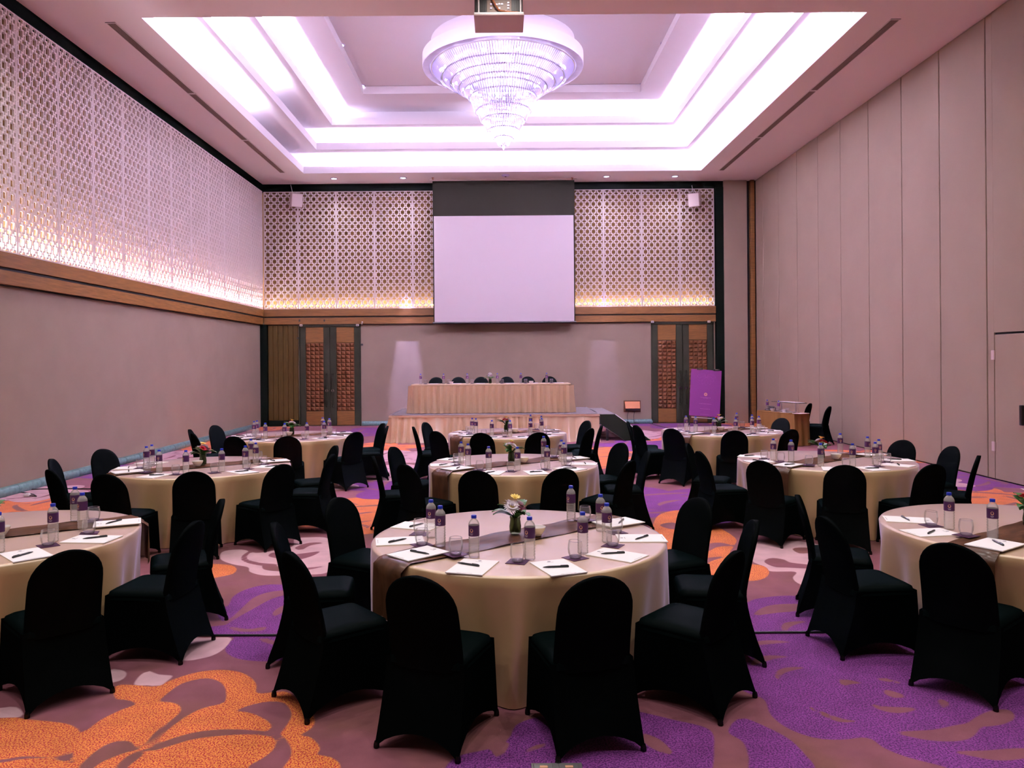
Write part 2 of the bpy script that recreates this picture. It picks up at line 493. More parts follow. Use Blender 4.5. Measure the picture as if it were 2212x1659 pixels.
for c in ([(950, 320), (1000, 270), (1080, 215), (1160, 190), (1240, 180), (1310, 200), (1345, 240), (1350, 300), (1330, 330), (1250, 348), (1170, 375), (1080, 430), (1000, 490), (930, 560), (880, 612), (855, 612), (880, 560), (930, 500), (1010, 440), (1070, 390), (1080, 360), (1060, 335), (1000, 320)],
          [(1410, 375), (1480, 345), (1560, 325), (1640, 318), (1700, 330), (1735, 370), (1740, 410), (1715, 455), (1670, 510), (1620, 500), (1620, 460), (1590, 430), (1520, 395), (1460, 380)],
          [(870, 612), (950, 570), (1060, 530), (1180, 500), (1330, 485), (1480, 488), (1620, 500), (1670, 510), (1720, 560), (1740, 610), (1730, 660), (1690, 716), (1640, 800), (1480, 900), (1400, 900), (1480, 716), (1550, 670), (1620, 620), (1645, 580), (1640, 545), (1600, 525), (1480, 515), (1300, 525), (1150, 545), (1030, 580), (930, 610)],
          [(480, 710), (520, 660), (580, 610), (650, 570), (720, 553), (780, 560), (810, 590), (830, 610), (760, 620), (680, 650), (610, 680), (560, 716), (540, 760), (470, 760)],
          [(690, 716), (730, 670), (790, 630), (860, 612), (850, 640), (800, 680), (760, 716), (740, 780), (660, 780)]):
    carve(trace(c, *A))
paint('orange', trace([(-500, 520), (-200, 430), (0, 418), (80, 410), (160, 425), (300, 438), (400, 452), (460, 480), (482, 515), (455, 570), (400, 620), (340, 655), (250, 650), (150, 645), (0, 668), (-200, 690), (-500, 700)], *A))
paint('orange', trace([(-400, 720), (-200, 700), (0, 685), (150, 660), (280, 660), (380, 675), (450, 695), (478, 730), (470, 880), (0, 900), (-400, 900)], *A))
paint('pale', trace([(640, 130), (720, 130), (755, 150), (740, 180), (700, 200), (640, 205)], *A))
paint('pale', trace([(870, 138), (950, 158), (1030, 165), (1000, 195), (955, 226), (880, 222), (800, 216)], *A))
paint('pale', trace([(-200, 370), (0, 358), (90, 350), (135, 385), (120, 412), (0, 417), (-200, 430)], *A))
B = (0, 1100, 2.967)
paint('purple', trace([(1390, 640), (1460, 620), (1490, 565), (1560, 520), (1680, 487), (1800, 483), (2000, 500), (2180, 560), (2250, 700), (2200, 850), (2000, 950), (1850, 965), (1700, 975), (1560, 965), (1480, 940), (1445, 905), (1460, 860), (1500, 825), (1400, 810), (1300, 800), (1300, 760), (1430, 740), (1400, 690)], *B))
for c in ([(1575, 610), (1630, 565), (1720, 532), (1850, 518), (1950, 530), (1850, 545), (1740, 575), (1620, 640), (1530, 690), (1450, 742), (1430, 735), (1500, 680)],
          [(1450, 745), (1500, 755), (1600, 768), (1700, 752), (1690, 775), (1600, 785), (1500, 778)],
          [(1745, 690), (1760, 650), (1850, 605), (2000, 590), (1850, 645), (1790, 672)],
          [(1660, 832), (1700, 825), (1780, 850), (1850, 855), (1950, 850), (1850, 885), (1760, 870), (1690, 852)]): carve(trace(c, *B))
paint('pale', trace([(1200, 830), (1320, 825), (1470, 822), (1475, 850), (1440, 890), (1380, 930), (1300, 955), (1180, 970), (1100, 930)], *B))
paint('orange', trace([(1150, 370), (1250, 345), (1340, 350), (1420, 352), (1490, 362), (1517, 386), (1490, 415), (1400, 435), (1335, 445), (1200, 440)], *B))
paint('pale', trace([(1430, 270), (1415, 320), (1490, 352), (1590, 372), (1600, 400), (1680, 423), (1800, 425), (1950, 420), (2110, 400), (2150, 290), (2110, 190), (1990, 180), (1890, 190), (1880, 235), (1800, 255), (1650, 280), (1550, 258)], *B))
for c in ([(1548, 325), (1555, 295), (1585, 275), (1620, 265), (1590, 292), (1590, 322), (1680, 345), (1800, 352), (1690, 362), (1600, 348)],
          [(1690, 385), (1700, 350), (1850, 378), (2000, 372), (2100, 362), (1950, 392), (1800, 398)],
          [(1720, 300), (1760, 275), (1850, 290), (1950, 282), (2050, 270), (2000, 300), (1900, 325), (1800, 318)],
          [(1890, 245), (1980, 215), (2080, 215), (1990, 232), (1930, 262)]): carve(trace(c, *B))
C = (1600, 1060, 2.77)
paint('purple', trace([(-560, 800), (-300, 720), (0, 680), (80, 650), (200, 632), (330, 630), (440, 660), (620, 700), (900, 780), (1200, 950), (1500, 1050), (1900, 1150), (2300, 1400), (2200, 1800), (1500, 1760), (1240, 1659), (1000, 1595), (860, 1540), (760, 1478), (600, 1490), (440, 1478), (280, 1420), (180, 1340), (140, 1250), (30, 1205), (-100, 1130), (-300, 1090), (-560, 1050)], *C))
for c in ([(80, 745), (130, 700), (220, 680), (380, 680), (360, 715), (220, 730)], [(245, 835), (250, 800), (290, 785), (400, 780), (330, 800), (290, 820), (270, 845)],
          [(40, 930), (60, 910), (160, 895), (320, 903), (200, 915), (100, 925)], [(-90, 780), (0, 780), (80, 797), (0, 802), (-90, 805)],
          [(60, 1045), (90, 1000), (180, 985), (300, 996), (200, 1006), (110, 1035)], [(205, 1105), (230, 1070), (300, 1055), (385, 1060), (300, 1078), (250, 1098), (225, 1130)],
          [(592, 1145), (605, 1127), (730, 1150), (650, 1158), (615, 1170)], [(805, 1130), (870, 1122), (985, 1158), (900, 1145)], [(850, 1200), (890, 1193), (990, 1230), (930, 1240), (880, 1225)],
          [(745, 1265), (850, 1290), (1050, 1300), (1000, 1325), (920, 1330), (830, 1310)], [(385, 1285), (480, 1318), (600, 1362), (700, 1380), (600, 1385), (500, 1350)],
          [(935, 1445), (1150, 1430), (1300, 1400), (1420, 1390), (1420, 1440), (1350, 1490), (1200, 1500), (1050, 1480)], [(1170, 1245), (1240, 1262), (1240, 1290), (1210, 1297)],
          [(1270, 1560), (1450, 1555), (1700, 1540), (1800, 1580), (1700, 1602), (1550, 1615), (1400, 1592)], [(1360, 1390), (1480, 1320), (1600, 1310), (1640, 1360), (1560, 1400), (1420, 1412)],
          [(-560, 900), (-300, 880), (-120, 900), (-300, 930), (-560, 960)]): carve(trace(c, *C))
paint('pale', trace([(110, 300), (70, 360), (70, 420), (130, 450), (175, 482), (330, 485), (312, 520), (345, 555), (430, 580), (560, 600), (700, 560), (620, 380), (420, 312), (250, 300)], *C))
for c in ([(140, 425), (180, 403), (260, 412), (300, 430), (450, 448), (440, 466), (280, 460), (200, 455)], [(310, 350), (340, 340), (420, 345), (480, 390), (420, 375), (350, 375)]): carve(trace(c, *C))
D = (1100, 1060, 2.77)
paint('orange', trace([(905, 140), (1040, 118), (1200, 190), (1350, 280), (1345, 330), (1320, 380), (1400, 430), (1520, 450), (1555, 490), (1520, 527), (1420, 540), (1140, 525), (930, 385), (840, 260), (860, 200)], *D))
for c in ([(1130, 420), (1200, 400), (1290, 395), (1200, 425), (1160, 470)], [(900, 205), (980, 190), (1030, 220), (970, 230)], [(1150, 330), (1250, 310), (1340, 330), (1250, 335), (1180, 365)],
          [(1330, 480), (1420, 460), (1440, 470), (1380, 500)]): carve(trace(c, *D))
paint('purple', trace([(-400, 1750), (-330, 1600), (-100, 1540), (0, 1480), (60, 1390), (300, 1330), (650, 1300), (790, 1325), (980, 1370), (1200, 1430), (1225, 1560), (1215, 1680), (1200, 1800), (400, 1850), (-200, 1850)], *D))
for c in ([(780, 1448), (900, 1488), (980, 1572), (900, 1562), (810, 1510)], [(80, 1572), (140, 1530), (210, 1510), (205, 1535), (150, 1550)], [(-110, 1540), (-40, 1500), (0, 1520), (-60, 1600)]): carve(trace(c, *D))
paint('purple', trace([(1385, 1360), (1530, 1410), (1680, 1490), (1780, 1590), (1830, 1659), (1830, 1800), (1430, 1800), (1432, 1660), (1430, 1580), (1395, 1500), (1310, 1440)], *D))

MB_f = MB()
nx, ny = len(xs), len(ys)
me = bpy.data.meshes.new('floor')
co = np.stack([PX, PY, np.zeros_like(PX)], 1)
ii = np.arange((ny - 1) * (nx - 1)); r_, c_ = ii // (nx - 1), ii % (nx - 1); v0 = r_ * nx + c_
quads = np.stack([v0, v0 + 1, v0 + nx + 1, v0 + nx], 1)
me.vertices.add(len(co)); me.vertices.foreach_set('co', co.ravel())
me.loops.add(quads.size); me.loops.foreach_set('vertex_index', quads.ravel())
me.polygons.add(len(quads)); me.polygons.foreach_set('loop_start', np.arange(0, quads.size, 4)); me.polygons.foreach_set('loop_total', np.full(len(quads), 4))
for k, f in FIELD.items():
    at_ = me.attributes.new(k, 'FLOAT', 'POINT'); at_.data.foreach_set('value', f.astype(np.float32))
me.update(); me.validate()


def carpet_mat():
    m = bpy.data.materials.new('patterned_carpet'); m.use_nodes = True; nt = m.node_tree; b = nt.nodes['Principled BSDF']
    b.inputs['Roughness'].default_value = .95; b.inputs['Specular IOR Level'].default_value = .1; b.inputs['Sheen Weight'].default_value = .22; b.inputs['Sheen Roughness'].default_value = .4; b.inputs['Sheen Tint'].default_value = (.95, .82, 1, 1)
    N = nt.nodes.new; L = nt.links.new
    tc = N('ShaderNodeTexCoord')

    def noise(scale, detail=2):
        n = N('ShaderNodeTexNoise'); n.inputs['Scale'].default_value = scale; n.inputs['Detail'].default_value = detail
        L(tc.outputs['Object'], n.inputs['Vector']); return n.outputs['Fac']

    def rng_(v, a, b_, c=0., d=1.):
        r = N('ShaderNodeMapRange'); r.inputs[1].default_value = a; r.inputs[2].default_value = b_; r.inputs[3].default_value = c; r.inputs[4].default_value = d
        L(v, r.inputs[0]); return r.outputs[0]

    def mix(f, a, c):
        x = N('ShaderNodeMix'); x.data_type = 'RGBA'; L(f, x.inputs[0])
        for s, i in ((a, 6), (c, 7)):
            if isinstance(s, tuple): x.inputs[i].default_value = (*s, 1)
            else: L(s, x.inputs[i])
        return x.outputs[2]

    def field(k):
        a = N('ShaderNodeAttribute'); a.attribute_name = k; return rng_(a.outputs['Fac'], -.006, .006)
    fl = rng_(noise(115, 1), .495, .555)
    fl2 = rng_(noise(105, 2), .46, .56)
    brown = rng_(noise(.9, 4), .50, .62)
    dirt = rng_(noise(5, 5), .3, .7, .86, 1.1)
    ground = mix(brown, (.255, .092, .118), (.220, .090, .080))
    orange = mix(fl, (.82, .305, .070), (.46, .026, .045))
    purple = mix(fl2, (.270, .060, .310), (.095, .018, .130))
    pale = (.66, .42, .47)
    c = mix(field('pale'), ground, pale); c = mix(field('purple'), c, purple); c = mix(field('orange'), c, orange)
    sc_ = N('ShaderNodeVectorMath'); sc_.operation = 'SCALE'; L(c, sc_.inputs[0]); L(dirt, sc_.inputs['Scale'])
    L(sc_.outputs[0], b.inputs['Base Color'])
    bp = N('ShaderNodeBump'); bp.inputs['Strength'].default_value = .25; bp.inputs['Distance'].default_value = .01
    L(noise(260, 2), bp.inputs['Height']); L(bp.outputs[0], b.inputs['Normal'])
    return m


me.materials.append(carpet_mat())
struct(obj('floor', me), 'purple and orange flower patterned carpet over the whole room', 'floor')

# ------------------------------------------------------------------ ceiling and stepped coffer
cl = MB()
x0, x1, y0, y1, z0 = COF[0]
for r in ((XL - .2, x0, YF - .2, YB + .2), (x1, XR + .2, YF - .2, YB + .2), (x0, x1, YF - .2, y0), (x0, x1, y1, YB + .2)):
    cl.quad((r[0], r[2], z0), (r[0], r[3], z0), (r[1], r[3], z0), (r[1], r[2], z0))
ceiling = struct(cl.build('ceiling', M['ceil']), 'pale pink painted ceiling with a stepped lit recess', 'ceiling')
LIP = .055
ZCI = 9.42
for t, (x0, x1, y0, y1, z) in enumerate(COF):
    lipz = z + .21; m = MB()
    # upright lip around the opening
    zl = z + .004; m.box(x0 - LIP, x0, y0 - LIP, y1 + LIP, zl, lipz); m.box(x1, x1 + LIP, y0 - LIP, y1 + LIP, zl, lipz)
    m.box(x0, x1, y0 - LIP, y0, zl, lipz); m.box(x0, x1, y1, y1 + LIP, zl, lipz)
    if t < 3:
        o = .42; X0, X1, Y0, Y1 = x0 - o, x1 + o, y0 - o, y1 + o; zt = z + .50; zb = z + .06
        # trough floor, outer wall
        for r in ((X0, x0 - LIP, Y0, Y1), (x1 + LIP, X1, Y0, Y1), (x0 - LIP, x1 + LIP, Y0, y0 - LIP), (x0 - LIP, x1 + LIP, y1 + LIP, Y1)):
            m.quad((r[0], r[2], zb), (r[1], r[2], zb), (r[1], r[3], zb), (r[0], r[3], zb))
        for a, b in (((X0, Y0), (X1, Y0)), ((X1, Y0), (X1, Y1)), ((X1, Y1), (X0, Y1)), ((X0, Y1), (X0, Y0))):
            m.quad((*a, zb), (*b, zb), (*b, zt), (*a, zt))
        n0, n1, p0, p1, nz = COF[t + 1]
        for r in ((X0, n0, Y0, Y1), (n1, X1, Y0, Y1), (n0, n1, Y0, p0), (n0, n1, p1, Y1)):
            m.quad((r[0], r[2], nz), (r[1], r[2], nz), (r[1], r[3], nz), (r[0], r[3], nz))
    else:
        m.quad((x0 - .3, y0 - .3, ZCI), (x1 + .3, y0 - .3, ZCI), (x1 + .3, y1 + .3, ZCI), (x0 - .3, y1 + .3, ZCI))
    o = m.build('coffer_step', M['cove'], ceiling)
    o['label'] = ['lowest white step of the lit ceiling recess', 'second white step of the lit ceiling recess', 'third white step of the lit ceiling recess', 'topmost white step and inner ceiling of the recess'][t]

# linear air grilles
for X, ya, yb, side in ((-6.44, 12.85, 23.07, 'beside the lattice wall'), (6.68, 12.95, 23.2, 'beside the folding partition')):
    g = thing('air_grille', 'long slotted ceiling air grille ' + side, 'air grille', (X, 0, ZC), 0, 'linear ceiling grilles')
    wd = .085; seg = (yb - ya) / 3
    fr = MB()
    for q in range(3):
        a, b = ya + q * seg + .01, ya + (q + 1) * seg - .01
        fr.box(-wd, -wd + .012, a, b, -.012, -.001); fr.box(wd - .012, wd, a, b, -.012, -.001); fr.box(-wd, wd, a, a + .02, -.012, -.001); fr.box(-wd, wd, b - .02, b, -.012, -.001)
    fr.build('frame', M['ceil'], g)
    bk = MB(); bk.box(-wd, wd, ya, yb, -.004, -.001); bk.build('backing', M['joint'], g)
    for q in range(3):
        for j in range(5):
            s = MB(); xx = -wd + .028 + j * .0285
            s.box(xx - .008, xx + .008, ya + q * seg + .03, ya + (q + 1) * seg - .03, -.011, -.004); s.build('slat', M['grille'], g)

# recessed lights
dl = thing('downlight', 'x', 'downlight', (0, 0, 0))
m = MB(); m.lathe([(.115, 0), (.115, -.012), (.085, -.016), (.08, -.004)], 24, cap=False); m.build('trim_ring', M['silver'], dl, .6)
m = MB(); m.lathe([(.001, -.006), (.082, -.006)], 24, cap=False); m.build('lens', M['lens'], dl)
DL = Proto(dl)
names = ['first recessed light from the lattice wall above the screen wall', 'second recessed light from the lattice wall above the screen wall',
         'recessed light just right of the projection screen', 'recessed light above the right speaker']
for (x, y), n in zip(DOWN_BACK, names): DL.place((x, y, ZC), 0, n, 'recessed lights in the ceiling')
for (x, y, tx) in [(735, 97, 'recessed light on the left of the inner recess, nearer the camera'), (780, 185, 'recessed light on the left of the inner recess, nearer the screen'),
                   (1437, 93, 'recessed light on the right of the inner recess, nearer the camera'), (1390, 182, 'recessed light on the right of the inner recess, nearer the screen')]:
    X, Y = at(x, y, ZCI); o = DL.place((X, Y, ZCI), 0, tx, 'recessed lights in the ceiling')
for i, (x, y) in enumerate(DOWN_UNSEEN):
    pass
X, Y = at(1092, 378, ZC)
s = thing('smoke_detector', 'round ceiling detector above the middle of the projection screen', 'detector', (X, Y, ZC))
m = MB(); m.lathe([(.13, 0), (.13, -.02), (.09, -.045), (.02, -.05)], 20); m.build('housing', M['silver'], s, .6)
m = MB(); m.lathe([(.03, -.045), (.03, -.06), (.01, -.065)], 12); m.build('sensor', M['black'], s, .6)
for i, (x, t) in enumerate(((935, 'left'), (1236, 'right'))):
    X, Y = at(x, 384, ZC); s = thing('sprinkler_head', 'small ceiling sprinkler at the %s edge of the projection screen' % t, 'sprinkler', (X, Y, ZC))
    m = MB(); m.lathe([(.04, 0), (.04, -.008), (.015, -.012), (.012, -.05), (.03, -.055), (.03, -.06)], 12); m.build('head', M['brass'], s, .6)

# ------------------------------------------------------------------ chandelier
CX, CY = .122, 17.95
ch = thing('chandelier', 'huge cone shaped crystal chandelier with a silver rim under the ceiling recess', 'chandelier', (CX, CY, 8.8))
m = MB(); m.lathe([(1.62, .62), (1.66, .62), (1.66, .28), (1.86, .28), (1.86, .02)], 72, cap=False); d = m.build('drum', M['cove'], ch, .6)
m = MB(); m.lathe([(1.86, .02), (1.855, 0), (1.80, -.01), (1.70, .0), (1.68, .05), (1.66, .05)], 72, cap=False); m.build('rim', M['silver'], ch, .6)
m = MB(); m.lathe([(1.70, .06), (.001, .06)], 72, cap=False); m.build('back_plate', M['silver'], ch, .6)
LV = [(1.66, -.02), (1.41, -.21), (1.2, -.33), (1.02, -.45), (.9, -.53), (.76, -.68), (.61, -.99), (.475, -1.2), (.335, -1.43), (.2, -1.61), (.075, -1.75)]
for i in range(len(LV) - 1):
    (ra, za), (rb, zb) = LV[i], LV[i + 1]
    n = max(16, int(2 * PI * ra / .062)); m = MB()
    for k in range(n):
        a = 2 * PI * k / n; u = Vector((math.cos(a), math.sin(a), 0)); v = Vector((-u.y, u.x, 0))
        p = u * (ra - .01) + Vector((0, 0, za + .02)); q = u * (rb + .035) + Vector((0, 0, zb - .015)); t = (q - p).normalized(); nn = t.cross(v)
        wd = .019
        rings = [[c + wd * v, c + wd * .8 * nn, c - wd * v, c - wd * .8 * nn] for c in (p, q)]
        rings = [[c + e for e in (wd * v, wd * .8 * nn, -wd * v, -wd * .8 * nn)] for c in (p, q)] + [[q + .02 * t + .001 * e for e in (v, nn, -v, -nn)]]
        m.loft(rings)
    o = m.build('crystal_tier', M['crystal'], ch); o['kind'] = 'stuff'
    m = MB(); m.lathe([(ra + .012, za + .03), (ra + .012, za + .005), (ra - .012, za + .005), (ra - .012, za + .03), (ra + .012, za + .03)], 64, cap=False); m.build('tier_ring', M['cove'], ch, .6)
m = MB(); m.lathe([(.075, -1.74), (.085, -1.76), (.06, -1.80), (.025, -1.83), (.03, -1.845), (.012, -1.87), (.002, -1.88)], 16); m.build('finial', M['crystal'], ch, .6)
bulb = MB(); bulb.lathe([(.001, -.035), (.02, -.028), (.03, 0), (.02, .028), (.001, .035)], 10, cap=False); bme = bulb.mesh('bulb', M['bulb'], .8)
for (r, z, n) in ((1.42, -.10, 12), (1.12, -.24, 10), (.80, -.40, 8), (.52, -.75, 6), (.30, -1.1, 4), (.12, -1.4, 2)):
    for k in range(n):
        a = 2 * PI * (k + .37 * n) / n; obj('bulb', bme, ch, (r * math.cos(a), r * math.sin(a), z))
for (x, y, z, p) in ((0, 0, 8.45, 28), (0, 0, 7.35, 70)):
    l = bpy.data.lights.new('chandelier_glow', 'POINT'); l.energy = p; l.color = (.93, .86, 1.0); l.shadow_soft_size = .25
    o = bpy.data.objects.new('chandelier_glow', l); o.location = (CX, CY, z); COL.objects.link(o)

# ------------------------------------------------------------------ projector on its ceiling tray
pj = thing('ceiling_projector', 'dark projector on a hanging tray below the ceiling, connectors facing the camera', 'projector', (.03, 11.5, 7.03))
m = MB(); m.bevbox(-.37, .36, -.33, .27, -.02, 0, .006); m.build('tray', M['pinkplate'], pj)
m = MB(); m.box(-.37, .36, -.33, -.322, 0, .025); m.box(-.37, -.362, -.33, .27, 0, .025); m.box(.352, .36, -.33, .27, 0, .025); m.build('tray_rim', M['white'], pj)
m = MB(); m.bevbox(-.36, .34, -.28, .22, .012, .30, .02); m.build('body', M['projbody'], pj)
for xx in (-.27, .26):
    m = MB(); m.box(xx - .075, xx + .075, -.289, -.281, .05, .27); v = m.build('vent_grille', M['black'], pj)
    for k in range(6):
        s = MB(); s.box(xx - .06 + k * .024 - .004, xx - .06 + k * .024 + .004, -.296, -.288, .06, .26); s.build('slat', M['projbody'], v)
m = MB(); m.box(-.18, .175, -.286, -.281, .05, .22); m.build('connector_panel', M['grille'], pj)
for (a, b) in ((-.12, .16), (-.08, .16), (-.04, .155), (0, .16), (.04, .16), (-.12, .10), (-.06, .10), (0, .10), (.13, .18), (.13, .14), (.13, .10), (.06, .055), (.09, .055)):
    s = MB(); s.box(a - .013, a + .013, -.295, -.286, b - .010, b + .010); s.build('socket', M['port'], pj)
m = MB(); m.tube([(-.16, -.30, .34), (-.10, -.33, .22), (-.05, -.33, .12), (.0, -.30, .06), (.15, -.31, .035), (.30, -.30, .03)], .012, 6); m.build('cable', M['brass'], pj, .8)
for xx in (-.30, .31):
    for yy in (-.30, .24):
        m = MB(); m.tube([(xx, yy, .0), (xx, yy, ZC - 7.03)], .012, 8); m.build('hanging_rod', M['white'], pj, .8)

# ------------------------------------------------------------------ lattice panels (pierced screens)
PW, PH_ = 1.19, 3.74


def lattice_mesh(ncol, width):
    mg = .022; p = (width - 2 * mg) / ncol; u = p / 178.; q = .2195; vv = q / 205.
    m = MB(); d0, d1 = 0, .035
    m.box(0, mg, d0, d1, 0, PH_); m.box(width - mg, width, d0, d1, 0, PH_); m.box(mg, width - mg, d0, d1, 0, mg); m.box(mg, width - mg, d0, d1, PH_ - mg, PH_)

    def bx(cx, cz, xa, xb, za, zb):
        a, b = cx + xa * u, cx + xb * u; c, d = cz + za * vv, cz + zb * vv
        a, b = max(a, mg), min(b, width - mg); c, d = max(c, mg), min(d, PH_ - mg)
        if b - a > .001 and d - c > .001: m.box(a, b, d0, d1, c, d)
    nr = int(PH_ / q) + 2
    for j in range(-1, nr):
        cz = PH_ - mg - j * q
        for i in range(ncol):
            cx = mg + (i + .5) * p
            for s in (-1, 1):
                f = lambda a, b: (a, b) if s > 0 else (-b, -a)
                bx(cx, cz, *f(50, 77), -50, 50)
                bx(cx, cz, *f(12, 77), 50, 75); bx(cx, cz, *f(12, 77), -75, -50)
                bx(cx, cz, *f(12, 39), 75, 130)
                bx(cx, cz, *f(77, 89), -9, 9)
            bx(cx, cz, -12, 12, 93, 112)
    return m.mesh('lattice_panel', M['lattice'])


LP6 = lattice_mesh(6, PW); LP5 = lattice_mesh(5, 1.07)
# ------------------------------------------------------------------ left wall
m = MB(); m.quad((XL, YF, 0), (XL, YB + .1, 0), (XL, YB + .1, 3.3), (XL, YF, 3.3))
wl = struct(m.build('wall_left', M['fabric']), 'fabric wall under wood rails and a long pierced cream lattice, opposite the folding partition', 'wall')
m = MB(); m.quad((-7.67, YF, 3.2), (-7.67, YB + .1, 3.2), (-7.67, YB + .1, ZC), (-7.67, YF, ZC)); m.build('lattice_backing', M['backing'], wl)
m = MB(); m.quad((XL + .06, YF, 3.3), (XL + .06, 10.3, 3.3), (XL + .06, 10.3, ZC), (XL + .06, YF, ZC)); m.build('plain_panel', M['lattice'], wl)
m = MB(); m.bevbox(-7.68, XLAT, YF, YB - .16, 3.50, 3.73, .004); m.build('upper_rail', M['wood'], wl)
m = MB(); m.bevbox(-7.68, XLAT - .012, YF, YB - .16, 3.24, 3.455, .004); m.build('lower_rail', M['wood'], wl)
m = MB(); m.box(-7.68, XLAT - .035, YF, YB, 3.455, 3.50); m.box(-7.68, XLAT - .05, YF, YB, 3.225, 3.24); m.build('shadow_groove', M['joint'], wl)
m = MB(); m.box(-7.68, XLAT, YF, YB, 7.47, ZC); m.build('top_band', M['dark'], wl)
k = 0
y = YB - .17
while y > 10.4:
    o = obj('lattice_panel', LP6, wl, (XLAT - .035, y, 3.73)); o.rotation_euler = (0, 0, -PI / 2); o.scale = (1.13 / PW, 1, 1)
    # local +y (depth) runs towards the room
    y -= 1.135
# ------------------------------------------------------------------ back wall
YL = YB - .10            # front of lattice
m = MB()
m.quad((XL - .1, YB, 0), (7.2, YB, 0), (7.2, YB, 3.3), (XL - .1, YB, 3.3))
wb = struct(m.build('wall_back', M['fabric']), 'screen wall with fabric below and cream lattice panels above a wood rail', 'wall')
m = MB(); m.quad((XL - .1, YB + .06, 3.2), (7.2, YB + .06, 3.2), (7.2, YB + .06, ZC), (XL - .1, YB + .06, ZC)); m.build('lattice_backing', M['backing'], wb)
m = MB(); m.bevbox(XLAT, 6.88, YL - .02, YB + .07, 3.50, 3.73, .004); m.build('upper_rail', M['wood'], wb)
m = MB(); m.bevbox(XLAT, 6.88, YL, YB + .07, 3.245, 3.455, .004); m.build('lower_rail', M['wood'], wb)
m = MB(); m.box(XLAT, 6.88, YL + .02, YB, 3.455, 3.50); m.box(XLAT, 6.88, YL + .03, YB, 3.225, 3.245); m.build('shadow_groove', M['joint'], wb)
m = MB(); m.box(XL, 7.13, YL - .03, YB + .07, 7.47, ZC); m.build('top_band', M['dark'], wb)
x = XLAT + .01
seq = [LP5] + [LP6] * 10 + [LP5]
sc12 = (6.85 - x) / (1.07 * 2 + PW * 10)
for me_ in seq:
    o = obj('lattice_panel', me_, wb, (x, YL, 3.73)); o.scale = (sc12, 1, 1)
    x += (1.07 if me_ is LP5 else PW) * sc12
# dark corner posts
m = MB(); m.box(XL - .02, -7.40, YB - .13, YB + .02, 0, 3.24); m.build('corner_post', M['dark'], wb)
m = MB(); m.box(6.88, 7.13, YB - .16, YB + .02, 0, 7.5); m.build('dark_column', M['dark'], wb)
# vertical wood boards with dark plinth
xa, xb = -7.39, -6.43
nb = 6; bw = (xb - xa) / nb
for k in range(nb):
    m = MB(); m.bevbox(xa + k * bw + .004, xa + (k + 1) * bw - .004, YB - .055, YB, .19, 3.22, .006); m.build('wood_board', M['woodv'], wb)
m = MB(); m.box(xa, xb, YB - .04, YB, 0, .18); m.build('plinth', M['dark'], wb)
# right return: fabric panel, dark slot, wood post
m = MB(); m.box(7.13, 7.86, YB - .20, YB, 0, ZC); m.build('return_panel', M['panel'], wb)
m = MB(); m.box(7.86, 7.97, YB - .10, YB, 0, ZC); m.box(8.09, XR + .1, YB - .14, YB, 0, ZC); m.build('dark_slot', M['joint'], wb)
m = MB(); m.bevbox(7.96, 8.09, YB - .26, YB, 0, ZC, .008); m.build('wood_post', M['wood'], wb)
# ------------------------------------------------------------------ right wall: folding partition
m = MB(); m.quad((XR + .03, YF, 0), (XR + .03, YB, 0), (XR + .03, YB, ZC), (XR + .03, YF, ZC))
wr = struct(m.build('wall_right', M['joint']), 'tall beige folding partition of fabric panels', 'wall')
edges = [24.45] + [24.45 - .65 - 1.37 * k for k in range(9)] + [11.3, 9.0, 4, YF]
edges = [24.5, 23.8, 22.5, 21.1, 19.7, 18.4, 17.0, 15.6, 14.26, 12.9]
for a, b in zip(edges[:-1], edges[1:]):
    m = MB(); m.bevbox(XR, XR + .03, b + .012, a - .012, .02, ZC - .01, .008); m.build('partition_panel', M['panel'], wr)
# panel holding the pass door
m = MB(); m.bevbox(XR, XR + .03, 12.72, 12.888, .02, ZC - .01, .006); m.box(XR, XR + .03, 11.5, 12.72, 2.42, ZC - .01); m.build('partition_panel', M['panel'], wr)
m = MB(); m.box(XR, XR + .03, YF, 11.5, .02, ZC - .01); m.build('partition_panel', M['panel'], wr)
m = MB(); m.bevbox(XR - .004, XR + .03, 11.52, 12.70, .02, 2.385, .006)
pd = struct(m.build('door_3', M['panel']), 'fabric covered pass door in the folding partition', 'door')
for z in (2.05, .55):
    m = MB(); m.bevbox(XR - .03, XR - .003, 12.68, 12.76, z - .08, z + .08, .006); m.build('hinge', M['pinkplate'], pd)
m = MB(); m.bevbox(XR - .05, XR - .004, 11.98, 12.05, .95, 1.27, .01); m.build('handle', M['black'], pd)
# wall behind the camera
m = MB(); m.quad((XL - .1, YF, 0), (XR + .1, YF, 0), (XR + .1, YF, ZC), (XL - .1, YF, ZC)); struct(m.build('wall_front', M['fabric']), 'plain fabric wall behind the camera', 'wall')

# ------------------------------------------------------------------ baseboards of rounded teal marble pieces
prof = [(0, 0), (.055, 0), (.075, .03), (.078, .075), (.06, .12), (.03, .14), (0, .143)]


def base_piece(L):
    m = MB(); r = []
    for yy in (0.004, L - .004): r.append([(p[0], yy, p[1]) for p in prof])
    m.loft(r, 0); return m.mesh('marble_piece', M['marble'], .7)


bp6 = base_piece(.58)
root = None
bl = bpy.data.objects.new('baseboard_left', None); COL.objects.link(bl); struct(bl, 'rounded grey green marble skirting along the lattice wall', 'baseboard')
y = 9.8
while y < YB - .65:
    obj('marble_piece', bp6, bl, (XL, y, 0)); y += .58
bb = bpy.data.objects.new('baseboard_back', None); COL.objects.link(bb); struct(bb, 'rounded green marble skirting under the screen wall', 'baseboard')
x = -4.42
while x < 4.6:
    o = obj('marble_piece', bp6, bb, (x, YB, 0)); o.rotation_euler = (0, 0, -PI / 2); x += .58
# rotate so that pieces run along +x and face the room: rz=-90 maps +y->+x, +x->-y

